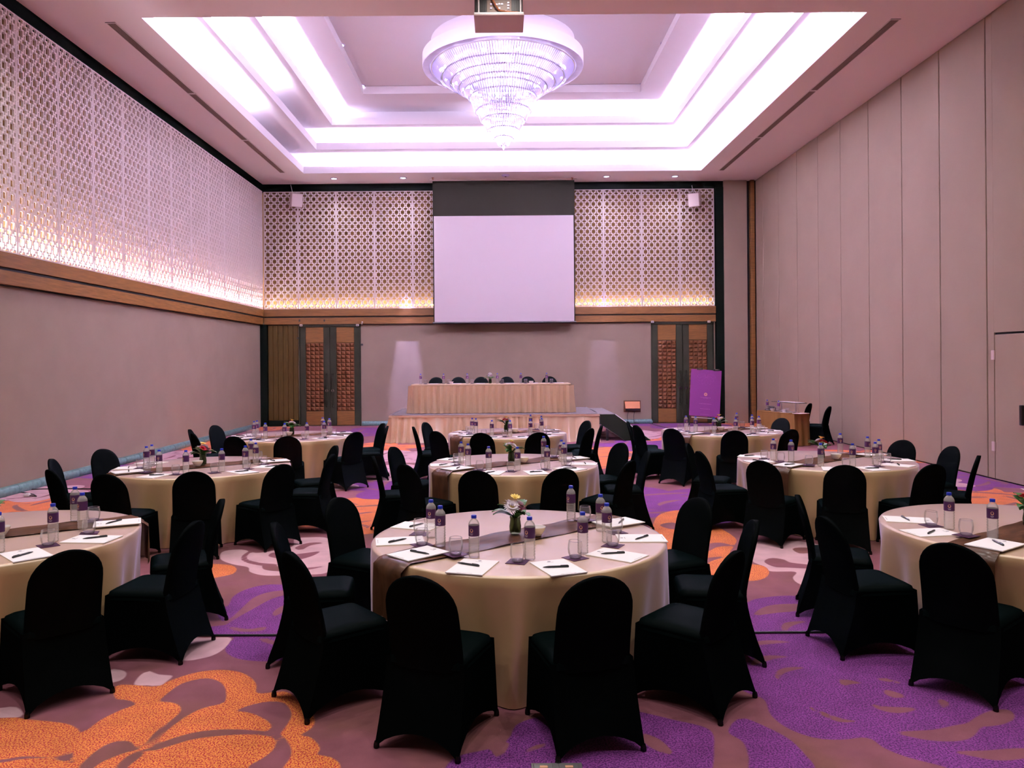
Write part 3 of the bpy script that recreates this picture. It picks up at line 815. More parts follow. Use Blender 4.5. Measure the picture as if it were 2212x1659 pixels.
# ------------------------------------------------------------------ carved double doors
tile = MB()
h = .0475
tile.add([(-h, 0, -h), (h, 0, -h), (h, 0, h), (-h, 0, h), (-h, -.012, -h), (h, -.012, -h), (h, -.012, h), (-h, -.012, h), (-.018, -.045, -.018), (.018, -.045, -.018), (.018, -.045, .018), (-.018, -.045, .018)],
         [(0, 1, 5, 4), (1, 2, 6, 5), (2, 3, 7, 6), (3, 0, 4, 7), (4, 5, 9, 8), (5, 6, 10, 9), (6, 7, 11, 10), (7, 4, 8, 11), (8, 9, 10, 11)])
tile_me = tile.mesh('carved_tile', M['tilewood'])
handle = MB(); handle.tube([(0, -.06, .63), (0, -.075, .75), (0, -.075, 1.55), (0, -.06, 1.66)], .024, 10)
for z in (.63, 1.66, 1.13): handle.lathe([(.001, -.03), (.03, -.02), (.036, 0), (.03, .02), (.001, .03)], 10, (0, -.07, z))
handle_me = handle.mesh('handle', M['bronze'], .7)
disc = MB(); disc.lathe([(.001, -.01), (.045, -.01), (.05, 0), (.045, .012), (.001, .012)], 16)
for v in range(len(disc.v)): disc.v[v] = (disc.v[v][0], disc.v[v][2] - .10, disc.v[v][1] + 1.13)
disc_me = disc.mesh('lock_disc', M['chrome'], .6)


def double_door(idx, xa, xb, where):
    d = bpy.data.objects.new('door_%d' % idx, None); COL.objects.link(d); d.location = (0, YB, 0)
    struct(d, 'tall double door with carved brown square blocks and bronze frame ' + where, 'door')
    m = MB(); m.box(xa, xb, -.07, -.001, 3.17, 3.225); m.box(xa, xa + .03, -.07, -.001, 0, 3.2); m.box(xb - .03, xb, -.07, -.001, 0, 3.2); m.build('door_frame', M['bronze'], d)
    mid = (xa + xb) / 2
    for s, (a, b) in ((-1, (xa + .035, mid - .004)), (1, (mid + .004, xb - .035))):
        wo = .17; wi = .20
        pa, pb = (a + wo, b - wi) if s < 0 else (a + wi, b - wo)
        m = MB(); m.bevbox(a, pa, -.05, -.002, .02, 3.16, .006); m.bevbox(pb, b, -.05, -.002, .02, 3.16, .006); m.box(pa, pb, -.012, -.002, .02, 3.16)
        lf = m.build('door_leaf', M['bronze'], d)
        m = MB(); m.bevbox(pa + .004, pb - .004, -.035, -.012, 2.66, 3.15, .004); m.build('wood_panel', M['wood'], lf)
        m = MB(); m.bevbox(pa + .004, pb - .004, -.035, -.012, .03, .475, .004); m.build('wood_panel', M['wood'], lf)
        cw = (pb - pa) / 4; chh = (2.65 - .485) / 17
        for i in range(4):
            for j in range(17):
                o = obj('carved_tile', tile_me, lf, (pa + cw * (i + .5), -.012, .485 + chh * (j + .5)))
                o.scale = (cw * .96 / .095, 1 + .15 * random.uniform(-1, 1), chh * .94 / .095)
        hx = (b - .09) if s < 0 else (a + .09)
        obj('handle', handle_me, lf, (hx, -.02, 0)); obj('lock_disc', disc_me, lf, (hx, 0, 0))


double_door(1, -6.40, -4.44, 'beside the vertical wood boards')
double_door(2, 4.83, 6.82, 'behind the purple sign')
for i, (x, y, t) in enumerate(((651, 703, 'upper corner of the door near the wood boards, board side'), (772.5, 702.5, 'upper corner of the door near the wood boards, stage side'),
                               (1409, 695.5, 'upper corner of the door behind the purple sign, stage side'), (1531, 695, 'upper corner of the door behind the purple sign, column side'))):
    X, Z = at_y(x, y, YB - .1); s = thing('door_sensor', 'small white sensor at the ' + t, 'sensor', (X, YB - .12, Z), 0, 'white door sensors')
    m = MB(); m.bevbox(-.045, .045, -.03, .01, -.03, .035, .006); m.build('housing', M['white'], s)
    m = MB(); m.box(-.025, .025, -.034, -.029, -.012, .004); m.build('slot', M['black'], s)
for (x, y, t) in ((644, 730.5, 'black bracket on the wood boards beside the door'), (781.5, 744.5, 'black bracket on the fabric wall beside the carved door')):
    X, Z = at_y(x, y, YB - .07); s = thing('wall_bracket', t, 'bracket', (X, YB - .075, Z))
    m = MB(); m.bevbox(-.04, .04, 0, .02, -.03, .03, .005); m.build('plate', M['black'], s); m = MB(); m.tube([(0, 0, 0), (.03, -.05, .0)], .014, 6); m.build('peg', M['black'], s)
X, Z = at_y(782, 697.5, YL - .03); s = thing('wall_spotlight', 'tiny white tilted fixture on the wood rail above the fabric wall', 'light fixture', (X, YL - .02, Z))
m = MB(); m.tube([(-.01, 0, -.03), (.02, -.05, .03)], .025, 8); m.build('head', M['white'], s); m = MB(); m.box(-.02, .02, 0, .02, -.02, .02); m.build('mount', M['white'], s)
for x, t in ((646.5, 'left'), (700.5, 'right')):
    X, Z = at_y(x, 692.5, YL - .01); s = thing('rail_socket', '%s small black socket on the lower wood rail above the carved door' % ('first' if t == 'left' else 'second'), 'socket', (X, YL, Z))
    m = MB(); m.bevbox(-.025, .025, -.008, .01, -.035, .035, .004); m.build('plate', M['black'], s)
m = MB()

# ------------------------------------------------------------------ projection screen
xa, za = at_y(936.5, 697, 24.16); xb, zb_ = at_y(1243, 697, 24.16)
xm, ztop = at_y(1089, 466, 24.16); _, zbot = at_y(1089, 698, 24.16)
psr = thing('projection_screen', 'white pull down projection screen with a dark drop above the stage', 'projection screen', (0, 24.16, 0))
m = MB(); m.box(xa, xb, -.004, .004, zbot + .02, ZC - .02, 0); m.build('dark_drop', M['drop'], psr)
m = MB(); m.box(xa + .035, xb - .035, -.009, -.003, zbot + .05, ztop); m.build('screen_sheet', M['screen'], psr)
m = MB(); m.tube([(xa - .03, 0, zbot + .02), (xb + .03, 0, zbot + .02)], .028, 10); m.build('bottom_bar', M['black'], psr, .8)
m = MB(); m.bevbox(xa - .08, xb + .08, -.10, .10, ZC - .035, ZC - .001, .008); m.build('housing', M['ceil'], psr)

# ------------------------------------------------------------------ wall speakers
for (x, y, yaw, t) in ((640, 432, .5, 'left'), (1500.5, 431.5, -.5, 'right')):
    X, Z = at_y(x, y, YL - .25); s = thing('wall_speaker', 'white tilted loudspeaker on the lattice at the %s of the projection screen' % t, 'speaker', (X, YL - .25, Z), yaw, 'white wall speakers')
    m = MB()
    ring0 = [(-.16, .10, -.19), (.16, .10, -.19), (.16, .10, .19), (-.16, .10, .19)]
    def tilt(p): return (p[0], p[1] * math.cos(.25) - p[2] * math.sin(.25) * 1, p[2] * math.cos(.25) + p[1] * math.sin(.25))
    m.bevbox(-.18, .18, -.12, .12, -.215, .215, .02); m.v = [tilt(p) for p in m.v]; m.build('cabinet', M['pinkplate'], s)
    m = MB(); m.bevbox(-.165, .165, -.135, -.12, -.20, .20, .008); m.v = [tilt(p) for p in m.v]; m.build('grille', M['lattice'], s)
    m = MB(); m.tube([(0, .1, 0), (0, .22, .0)], .03, 8); m.build('bracket', M['white'], s, .8)
    m = MB(); m.tube([(-.05, .12, .2), (-.09, .15, .3), (-.13, .17, .5)], .008, 6); m.build('cable', M['white'], s, .8)

# ------------------------------------------------------------------ outlet box on the back wall
X, Z = at_y(1365.5, 877.5, YB)
s = thing('wall_outlet_box', 'open timber flap outlet box low on the wall between stage stairs and door', 'outlet box', (X, YB, Z))
m = MB(); m.box(-.27, .27, -.02, 0, -.18, .18); m.build('frame', M['tilewood'], s)
m = MB(); m.add([(-.24, -.03, .15), (.24, -.03, .15), (.23, -.13, -.06), (-.23, -.13, -.06), (-.24, -.02, .15), (.24, -.02, .15), (.23, -.115, -.07), (-.23, -.115, -.07)], [(0, 1, 2, 3), (7, 6, 5, 4), (0, 4, 5, 1), (1, 5, 6, 2), (2, 6, 7, 3), (3, 7, 4, 0)]); m.build('flap', M['orangebox'], s)
m = MB(); m.box(-.22, .24, -.10, -.021, -.13, -.08); m.build('plug_strip', M['black'], s)
for q in (-.12, .08):
    m = MB(); m.tube([(q, -.06, -.12), (q - .05, -.09, -.3), (q - .04, -.09, -.5), (q + .12, -.10, -Z + .008)], .008, 6); m.build('cable', M['black'], s, .8)

# ------------------------------------------------------------------ stage, skirt and stairs
ST = .68; SX0, SX1, SY0, SY1 = -2.78, 2.48, 19.45, 22.4
stg = thing('stage_platform', 'low carpeted stage with a gathered cream skirt under the projection screen', 'stage', (0, 0, 0))
m = MB(); m.bevbox(SX0, SX1, SY0, SY1, ST - .10, ST, .01); m.build('deck', M['deck'], stg)
m = MB(); m.box(SX0 - .012, SX1 + .012, SY0 - .012, SY0, ST - .03, ST + .003); m.box(SX0 - .012, SX0, SY0, SY1, ST - .03, ST + .003); m.box(SX1, SX1 + .012, SY0, SY1, ST - .03, ST + .003); m.build('edge_trim', M['metal'], stg)
for xx in (SX0 + .15, (SX0 + SX1) / 2, SX1 - .15):
    for yy in (SY0 + .2, SY1 - .2):
        m = MB(); m.tube([(xx, yy, 0), (xx, yy, ST - .1)], .03, 8); m.build('leg', M['metal'], stg, .8)


def pleats(path, z0, z1, wl, amp, flare, amp2, rows=7, irregular=0., puddle=0., step=.02, seed=1):
    """pleated cloth hung along a polyline path (list of x,y), outward = right of travel"""
    rg = np.random.default_rng(seed); pts = []; path = [Vector((*p, 0)) for p in path]; s = 0
    for a, b in zip(path[:-1], path[1:]):
        L = (b - a).length; n = max(2, int(L / step)); t = (b - a).normalized(); nn = Vector((t.y, -t.x, 0))
        for k in range(n): pts.append((a + t * (L * k / n), nn, s + L * k / n))
        s += L
    pts.append((path[-1], pts[-1][1], s))
    if irregular:
        ph = np.cumsum(np.array([1 + irregular * math.sin(p[2] * 3.1 + 1.7 * math.sin(p[2] * 1.3)) for p in pts])); ph = ph / ph[-1] * s
    else: ph = [p[2] for p in pts]
    m = MB(); rings = []
    for i in range(rows):
        f = i / (rows - 1); z = z1 + (z0 - z1) * f; row = []
        for (p, nn, q), w_ in zip(pts, ph):
            sw = math.sin(2 * PI * w_ / wl); sw = math.asin(.985 * sw) / 1.4
            A_ = amp + (amp2 - amp) * f
            off = A_ * sw + A_ * (1 + .3 * bool(irregular)) + flare * f * f + (irregular * .5 * A_ * math.sin(2 * PI * w_ / wl * .37 + 3 * f))
            if puddle and i == rows - 1: off += puddle * (1 + .6 * math.sin(q * 5)); z = z0 + .006
            row.append((p.x + nn.x * off, p.y + nn.y * off, z))
        rings.append(row)
    m.loft(rings, cap=False, closed=False)
    return m


m = pleats([(SX0, SY1), (SX0, SY0), (SX1, SY0)], .0, ST - .02, .21, .014, .12, .080, 9, .55, .05, .02, 3)
# path runs front left to right: outward is towards the camera
m.build('skirt', M['skirt'], stg, 1.2)
m = MB(); m.box(SX0 - .022, SX1 + .01, SY0 - .052, SY0 - .044, ST - .055, ST - .008); m.build('skirt_band', M['skirt'], stg)

st = thing('stage_stairs', 'dark carpeted steps with side boards at the right end of the stage', 'stairs', (0, 0, 0))
def slab(m, pts, ya, yb):
    n = len(pts); m.add([(x, ya, z) for x, z in pts] + [(x, yb, z) for x, z in pts], [tuple(range(n)), tuple(range(2 * n - 1, n - 1, -1))] + [(i, (i + 1) % n, (i + 1) % n + n, i + n) for i in range(n)])
pts = [(2.50, .66), (2.88, .66), (3.78, .0), (3.13, .0), (2.50, .43)]
for yy in (19.42, 22.0):
    m = MB(); slab(m, pts, yy, yy + .035); q = m.build('side_board', M['stair'], st)
    m = MB(); m.tube([(2.51, yy + .017, .43), (3.13, yy + .017, .012)], .016, 6); m.tube([(2.89, yy + .017, .66), (3.77, yy + .017, .02)], .016, 6); m.tube([(2.505, yy + .017, .65), (2.505, yy + .017, .44)], .014, 6); m.build('edge_trim', M['white'], q, .8)
m = MB(); m.bevbox(2.50, 2.90, 19.45, 22.02, .645, .675, .006); m.build('landing', M['deck'], st)
for k in range(3):
    m = MB(); m.bevbox(2.86 + k * .24, 3.12 + k * .24, 19.46, 22.0, .46 - k * .17, .49 - k * .17, .005); m.build('tread', M['stair'], st)
m = MB(); m.box(2.66, 2.72, 19.46, 19.52, 0, .33); m.build('support_post', M['black'], st)

# head table on the stage
HT = thing('head_table', 'long skirted panel table on the stage with pleated cream skirt', 'table', (0, 0, ST + .002))
hx0, hx1, hy0, hy1, hz = -2.30, 1.83, 19.97, 20.75, .755
m = MB(); m.bevbox(hx0, hx1, hy0, hy1, hz - .05, hz, .012); m.build('table_top', M['skirt'], HT)
m = pleats([(hx0, hy1), (hx0, hy0), (hx1, hy0), (hx1, hy1)], .01, hz - .045, .166, .042, .03, .055, 7, .0, 0, .011, 5); m.build('pleated_skirt', M['skirt'], HT, 1.0)
for xx in (hx0 + .1, hx1 - .1):
    for yy in (hy0 + .1, hy1 - .1):
        m = MB(); m.tube([(xx, yy, 0), (xx, yy, hz - .05)], .02, 8); m.build('leg', M['metal'], HT, .8)

# ------------------------------------------------------------------ chair in a black stretch cover
chair = thing('banquet_chair', 'x', 'chair')


def back_y(z):       # centre line of the backrest
    t = (z - .44) / .47
    return -.205 - .105 * max(t, 0) ** 1.25


m = MB(); rings = []
lev = [(.40, .212, .026), (.47, .212, .026), (.54, .211, .026), (.61, .210, .026), (.68, .209, .025), (.715, .208, .025)]
for a in (12, 24, 36, 48, 58, 67, 75, 82, 87): lev.append((.715 + .195 * math.sin(math.radians(a)), .208 * math.cos(math.radians(a)) ** .92, .025 * (1 - .25 * (a / 87) ** 3)))
for z, hw, th in lev:
    r = []; n = 24; yc = back_y(z)
    for k in range(n):
        a = 2 * PI * k / n; c, s_ = math.cos(a), math.sin(a)
        x = hw * math.copysign(abs(c) ** .55, c); y = th * math.copysign(abs(s_) ** .8, s_)
        bow = .018 * (1 - (x / .215) ** 2)          # slightly dished for the sitter
        r.append((x, yc + y - bow, z))
    rings.append(r)
m.loft(rings); m.build('backrest', M['spandex'], chair, .9)


def rrect(x0, x1, y0, y1, r, n=5):
    out = []
    for (cx, cy, a0) in ((x1 - r, y0 + r, -90), (x1 - r, y1 - r, 0), (x0 + r, y1 - r, 90), (x0 + r, y0 + r, 180)):
        for k in range(n): a = math.radians(a0 + 90 * k / (n - 1)); out.append((cx + r * math.cos(a), cy + r * math.sin(a)))
    return out


def edge_pts(poly, per=7):
    out = []
    for i in range(len(poly)):
        a, b = poly[i], poly[(i + 1) % len(poly)]
        for k in range(per): t = k / per; out.append((a[0] + (b[0] - a[0]) * t, a[1] + (b[1] - a[1]) * t, t))
    return out


m = MB()
rings = [[(x, y, z) for x, y in rrect(-.222 + i, .222 - i, -.235 + i * .5, .205 - i, .05)] for i, z in ((-.004, .415), (0, .44), (.006, .462), (.03, .476), (.09, .482), (.16, .483))]
m.loft(rings); m.build('seat', M['seat'], chair, .9)
top = edge_pts([(-.224, -.225), (.224, -.225), (.224, .204), (-.224, .204)], 9)
bot = edge_pts([(-.236, -.345), (.236, -.345), (.236, .225), (-.236, .225)], 9)
rings = []
for i in range(8):
    f = i / 7; r = []
    for (tx, ty, t), (bx_, by_, _) in zip(top, bot):
        g = f ** 1.35 if ty < -.2 else f
        arch = 4 * t * (1 - t); hem = .008 + .090 * arch ** .75
        x = tx + (bx_ - tx) * f; y = ty + (by_ - ty) * g
        z = .445 + (hem - .445) * f
        pull = .035 * arch * f * (1 - .3 * f); cx, cy = 0, -.05; d = math.hypot(x - cx, y - cy) or 1
        r.append((x - (x - cx) / d * pull, y - (y - cy) / d * pull, z))
    rings.append(r)
m = MB(); m.loft(rings, cap=False); m.build('stretch_skirt', M['spandex'], chair, 1.0)
for (fx, fy) in ((-.236, -.345), (.236, -.345), (.236, .225), (-.236, .225)):
    m = MB(); m.lathe([(.013, .0), (.0155, .003), (.015, .02), (.011, .035)], 10, (fx * .975, fy * .965, 0)); m.build('foot_cup', M['cap'], chair, .8)
CH = Proto(chair)

TABLES = {  # centre x, y, phrase
    'A': (.12, 5.48, 'front centre table'), 'B': (-3.75, 5.62, 'front left table'), 'C': (3.88, 5.60, 'front right table'),
    'D': (-3.62, 9.40, 'middle left table'), 'E': (.15, 9.45, 'middle centre table'), 'F': (4.00, 9.55, 'middle right table'),
    'G': (-3.57, 13.25, 'far left table'), 'H': (.12, 13.50, 'table in front of the stage'), 'I': (3.88, 13.60, 'far right table')}
SEATS = ['rear seat on left side', 'second seat from rear on left side', 'third seat from rear on left side', 'left one of near pair',
         'right one of near pair', 'third seat from rear on right side', 'second seat from rear on right side', 'rear seat on right side']
PHI = [-114, -81, -49, -17, 16, 50, 83, 116]
TOPS = {  # photo pixel of each chair's top, None where the photo shows no chair
    'A': [(730, 1076), (594, 1130), (627, 1193), (900, 1246), (1292, 1246), (1587, 1192), (1629, 1125), (1508, 1077)],
    'E': [(849, 966), (807, 986), (875, 1004), (1026, 1017), (1214, 1013), (1361, 996), (1400, 975), (1343, 957)],
    'H': [(926, 913), (893, 922), (937, 932), (1042, 935), (1160, 933), (1265, 925), (1299, 919), (1269, 909)],
    'D': [(219, 971), (112, 992), (106, 1015), (216, 1027), (420, 1019), (603, 1003), (709, 982), (724, 963)],
    'G': [(464, 919), (406, 928), (415, 937), (502, 943), (621, 943), (748, 932), (819, 921), (826, 915)],
    'F': [(1470, 958), 0, (1625, 1000), (1827, 1005), (2012, 1002), (2098, 984), (2056, 965), (1951, 951)],
    'I': [(1360, 911), (1373, 919), (1454, 926), (1584, 928), (1691, 926), None, None, (1696, 903)],
    'B': [None, None, None, None, None, (150, 1187), (418, 1128), (478, 1080)],
    'C': [(1725, 1070), (1785, 1118), (2060, 1175), None, None, None, None, None]}
for key, tops in TOPS.items():
    cx, cy, ph = TABLES[key]
    for i, t in enumerate(tops):
        if t is None: continue
        if t:
            x, y = at(*t, .905)
        else:
            a = math.radians(PHI[i]); x, y = cx + 1.63 * math.sin(a), cy - 1.63 * math.cos(a)
        dx, dy = cx - x, cy - y; r = math.hypot(dx, dy); dx, dy = dx / r, dy / r
        rr = min(max(r, 1.60), 1.70)
        if key in 'GHIF': rr = 1.63 + (rr - 1.63) * .5
        ox, oy = cx - dx * (rr - .318), cy - dy * (rr - .318)
        rz = math.atan2(-dx, dy) + random.uniform(-.05, .05)
        CH.place((ox, oy, 0), rz, 'black covered chair, %s, %s' % (ph, SEATS[i]), 'black covered chairs at the round tables')
# chairs on the stage and at the side table
for k, x in enumerate((938.7, 987.7, 1037, 1095, 1144, 1196)):
    X, Y = at(x, 816, ST + .905)
    CH.place((X, 21.2, ST + .002), PI + random.uniform(-.03, .03), 'black covered chair behind the stage table, %s from its left end' % ['first', 'second', 'third', 'fourth', 'fifth', 'sixth'][k], 'black covered chairs on the stage')
CH.place((7.49, 19.50, 0), PI / 2 - .72, 'black covered chair behind the brown side table, farther from the camera', 'black covered chairs at the side table')
CH.place((7.43, 18.22, 0), PI / 2 - .72, 'black covered chair behind the brown side table, nearer the camera', 'black covered chairs at the side table')

# ------------------------------------------------------------------ round tables with floor length cloths
R = 1.03
tb = thing('round_table', 'x', 'table')
NA = 180; rings = []
fold = lambda a: .55 * math.sin(9 * a + .6) + .35 * math.sin(14 * a + 2.0) + .30 * math.sin(23 * a + .9 * math.sin(3 * a))
prof = [(.0, TH), (.5, TH), (R - .03, TH), (R - .008, TH - .003), (R, TH - .014)]
m = MB(); rr_ = []
for r, z in prof[1:]: rr_.append([(r * math.cos(2 * PI * k / NA), r * math.sin(2 * PI * k / NA), z) for k in range(NA)])
for i in range(1, 13):
    f = i / 12; z = TH - .014 - (TH - .02) * f; row = []
    for k in range(NA):
        a = 2 * PI * k / NA; r = R + .004 + (.066 * fold(a + .05 * f) - .042) * f ** .7 + .004 * math.sin(31 * a + 7 * f) * f
        row.append((r * math.cos(a), r * math.sin(a), z))
    rr_.append(row)
m.loft(rr_, cap=False); m.add(rr_[0], [tuple(range(NA))])
m.build('tablecloth', M['cloth'], tb, .9)
m = MB(); m.lathe([(1.0, TH - .03), (1.015, TH - .025), (1.015, TH - .008), (1.0, TH - .006)], 48); m.build('tabletop', M['wood'], tb)
for a in (45, 135, 225, 315):
    m = MB(); q = (.55 * math.cos(math.radians(a)), .55 * math.sin(math.radians(a))); m.tube([(*q, 0), (*q, TH - .03)], .02, 8); m.build('leg', M['metal'], tb, .8)
TB = Proto(tb)
for n_, (key, (cx, cy, ph)) in enumerate(TABLES.items()):
    TB.place((cx, cy, 0), .9 * n_ + .3, 'round table under a cream floor length cloth, the ' + ph, 'round banquet tables')

# satin runners
RW = .165


def runner_mesh(seed):
    rg = random.Random(seed); m = MB(); rings = []; L1, L2 = R + .36, R + .33; n = 84
    ph = [rg.uniform(0, 6) for _ in range(6)]
    for i in range(n + 1):
        s = -L1 + (L1 + L2) * i / n; row = []
        for j in range(13):
            wv = -RW + 2 * RW * j / 12; e = math.sqrt(R * R - wv * wv) + .008; z = TH + .004
            rip = .0035 * (math.sin(9 * s + ph[0] + 14 * wv) + math.sin(17 * s + ph[1] - 9 * wv) + 2)
            if abs(s) <= e: x, z = s, z + rip * .8
            else:
                d = abs(s) - e; sg = 1 if s > 0 else -1
                x = sg * (e + min(d, .02) * .9 + .028 + .02 * math.sin(9 * wv * 4 + ph[2]) * min(1, d / .2) * .5); z = TH + .002 - d + .01 * math.sin(13 * wv + ph[3]) * d
                if d < .03: x = sg * (e + d * 1.0)
            row.append((x, wv, z))
        rings.append(row)
    m.loft(rings, cap=False, closed=False)
    return m.mesh('table_runner', M['runner'], 1.0)


RUN_ANG = math.radians(37)
runm = [runner_mesh(k) for k in range(3)]
RANG = {}
for n_, (key, (cx, cy, ph)) in enumerate(TABLES.items()):
    a = RUN_ANG + random.uniform(-.05, .05); RANG[key] = a
    o = obj('table_runner', runm[n_ % 3], None, (cx, cy, 0), a); tag(o, 'brown satin runner laid across the ' + ph, 'table runner', 'brown satin runners')


def on_top(key, x, y):
    """height of the table surface here (runner or cloth)"""
    cx, cy, _ = TABLES[key]; a = RANG[key]; v = -(x - cx) * math.sin(a) + (y - cy) * math.cos(a)
    return TH + (.0158 if abs(v) < RW + .06 else .0006)


# ------------------------------------------------------------------ table settings
# notepad of white sheets with a small printed mark
pad = thing('notepad', 'x', 'notepad'); m = MB(); m.box(-.115, .115, -.165, .165, 0, .006); m.build('sheets', M['paper'], pad)
m = MB(); m.lathe([(.001, .0063), (.011, .0063)], 12, (0, .135, 0), cap=False); m.box(-.022, .022, .112, .116, .0061, .0064); m.build('printed_mark', M['ink'], pad)
m = MB(); m.box(-.05, .05, -.152, -.149, .0061, .0064); m.build('printed_line', M['ink'], pad)
pen = thing('pen', 'x', 'pen'); m = MB(); m.tube([(-.075, 0, .006), (.05, 0, .006)], .0062, 8); m.build('barrel', M['pen'], pen, .8)
m = MB(); m.tube([(.05, 0, .006), (.075, 0, .005), (.083, 0, .004)], [.006, .0035, .001], 8); m.build('tip', M['pen'], pen, .8)
m = MB(); m.box(-.07, -.025, -.002, .002, .0115, .0145); m.build('clip', M['pen'], pen)
coa = MB(); coa.box(-.062, .062, -.062, .062, 0, .003); coa_me = coa.mesh('coaster', M['coaster'])
# tumbler
gl = thing('glass_tumbler', 'x', 'glass'); m = MB()
m.lathe([(.001, .0), (.031, .0), (.036, .006), (.045, .035), (.0472, .058), (.045, .085), (.0405, .107)], 24, cap=False); m.build('body', M['glass'], gl, 1.0)
m = MB(); m.lathe([(.0412, .1055), (.0410, .1072), (.0400, .1076), (.0396, .1065)], 24, cap=False); m.build('rim', M['port'], gl, 1.0)
m = MB(); m.lathe([(.001, .0015), (.029, .002), (.0345, .006), (.0365, .013), (.001, .011)], 20, cap=False); m.build('thick_base', M['crystal'], gl, 1.0)
# bottle
bt = thing('water_bottle', 'x', 'bottle')
pr = [(.001, .0), (.030, .0), (.0345, .006)]
z = .012
for k in range(7): pr += [(.0348, z), (.0348, z + .009), (.0328, z + .0125), (.0328, z + .0145)]; z += .018
pr += [(.0348, .140), (.0348, .208), (.0345, .214), (.031, .224), (.024, .235), (.0175, .242), (.0150, .246), (.0150, .251), (.001, .251)]
m = MB(); m.lathe(pr, 22, cap=False); m.build('body', M['pet'], bt, .6)
m = MB(); m.lathe([(.0155, .248), (.0172, .249), (.0172, .265), (.0155, .268), (.001, .268)], 18); m.build('cap', M['bluecap'], bt, .6)
m = MB(); nseg = 30
for i, (za, zb2) in enumerate(((.138, .146), (.146, .155), (.155, .173), (.173, .191), (.191, .205))):
    for k in range(nseg):
        a, b = 2 * PI * k / nseg, 2 * PI * (k + 1) / nseg; rr = .0353; mi = 0
        if i in (2, 3) and k in (5, 6, 7): mi = 1                          # pale print block
        m.quad((rr * math.cos(a), rr * math.sin(a), za), (rr * math.cos(b), rr * math.sin(b), za), (rr * math.cos(b), rr * math.sin(b), zb2), (rr * math.cos(a), rr * math.sin(a), zb2), mi)
def cyl(a, z, r=.0357): return (r * math.cos(a), r * math.sin(a), z)
for ac in (4.5, 4.5 + PI):                                             # round emblem with a ring and a bar of print
    pts = [(ac + .0105 * math.cos(t * PI / 6) / .0357, .174 + .0125 * math.sin(t * PI / 6)) for t in range(12)]
    m.add([cyl(a, z) for a, z in pts], [tuple(range(12))], 2)
    pts = [(ac + .0060 * math.cos(t * PI / 4) / .0357, .174 + .0070 * math.sin(t * PI / 4)) for t in range(8)]
    m.add([cyl(a, z, .0359) for a, z in pts], [tuple(range(8))], 0)
    for (h0, w0) in ((.1535, .30), (.1475, .22)):
        for q in range(5):
            a0 = ac - w0 + 2 * w0 * q / 5; m.quad(cyl(a0, h0), cyl(a0 + w0 * .3, h0), cyl(a0 + w0 * .3, h0 + .0025), cyl(a0, h0 + .0025), 1)
m.build('label_sleeve', [M['label'], M['labelpale'], M['gold']], bt, .6)
PAD, PEN, GLS, BOT = Proto(pad), Proto(pen), Proto(gl), Proto(bt)
coaster_used = []


def visible(x, y, z): u, v = proj(x, y, z); return -45 < u < 2257 and v < 1800


for key, (cx, cy, ph) in TABLES.items():
    rg = random.Random(ord(key)); phs = PHI[:]
    if key == 'I': phs = PHI
    if key == 'C': pass
    for i, p in enumerate(phs):
        # things of setting i: pad at the edge, tumbler to its side, bottle beyond
        def pol(r, deg): a = math.radians(deg); return cx + r * math.sin(a), cy - r * math.cos(a)
        j = lambda s: rg.uniform(-s, s)
        seat = '%s, %s' % (ph, SEATS[i].replace(' seat', ''))
        x, y = pol(.845 + j(.02), p - 1 + j(2)); a = math.atan2(-(cx - x), cy - y) + j(.10)
        if visible(x, y, TH):
            z = TH + .0158 if abs(-(x - cx) * math.sin(RANG[key]) + (y - cy) * math.cos(RANG[key])) < .36 else TH + .0006
            PAD.place((x, y, z), a, 'white notepad on the ' + seat, 'white notepads on the round tables')
            PEN.place((x + j(.03), y + j(.03), z + .0066), a + rg.choice((.5, 2.4, 1.2, .2, 2.9, 2.2)), 'black pen on notepad, ' + seat, 'black pens on the round tables')
        x, y = pol(.705 + j(.015), p + 14 + j(2))
        if visible(x, y, TH):
            z = on_top(key, x, y)
            o = obj('coaster', coa_me, None, (x, y, z), a + .2 + j(.3)); tag(o, 'square purple paper coaster, ' + seat, 'coaster', 'purple paper coasters')
            GLS.place((x, y, z + .0035), 0, 'clear glass tumbler, ' + seat, 'glass tumblers on the round tables')
        x, y = pol(.625 + j(.015), p + 22.5 + j(2))
        if visible(x, y, TH + .2):
            BOT.place((x, y, on_top(key, x, y)), rg.uniform(-.6, .6), 'purple label water bottle, ' + seat, 'water bottles on the round tables')

# bowls and flower vases
bowl = thing('mint_bowl', 'x', 'bowl'); m = MB()
m.lathe([(.001, 0), (.032, 0), (.036, .006), (.058, .04), (.064, .062), (.0615, .062), (.054, .04), (.03, .012), (.001, .010)], 28, cap=False); m.build('bowl_body', M['china'], bowl, .9)
m = MB()
for k in range(9): m.lathe([(.001, 0), (.012, .004), (.014, .010), (.001, .018)], 8, (.028 * math.cos(k * 2.4) * (k / 8) ** .4, .028 * math.sin(k * 2.4) * (k / 8) ** .4, .012 + .002 * (k % 3)), cap=False)
o = m.build('mints', M['china'], bowl, .8); o['kind'] = 'stuff'
BWL = Proto(bowl)


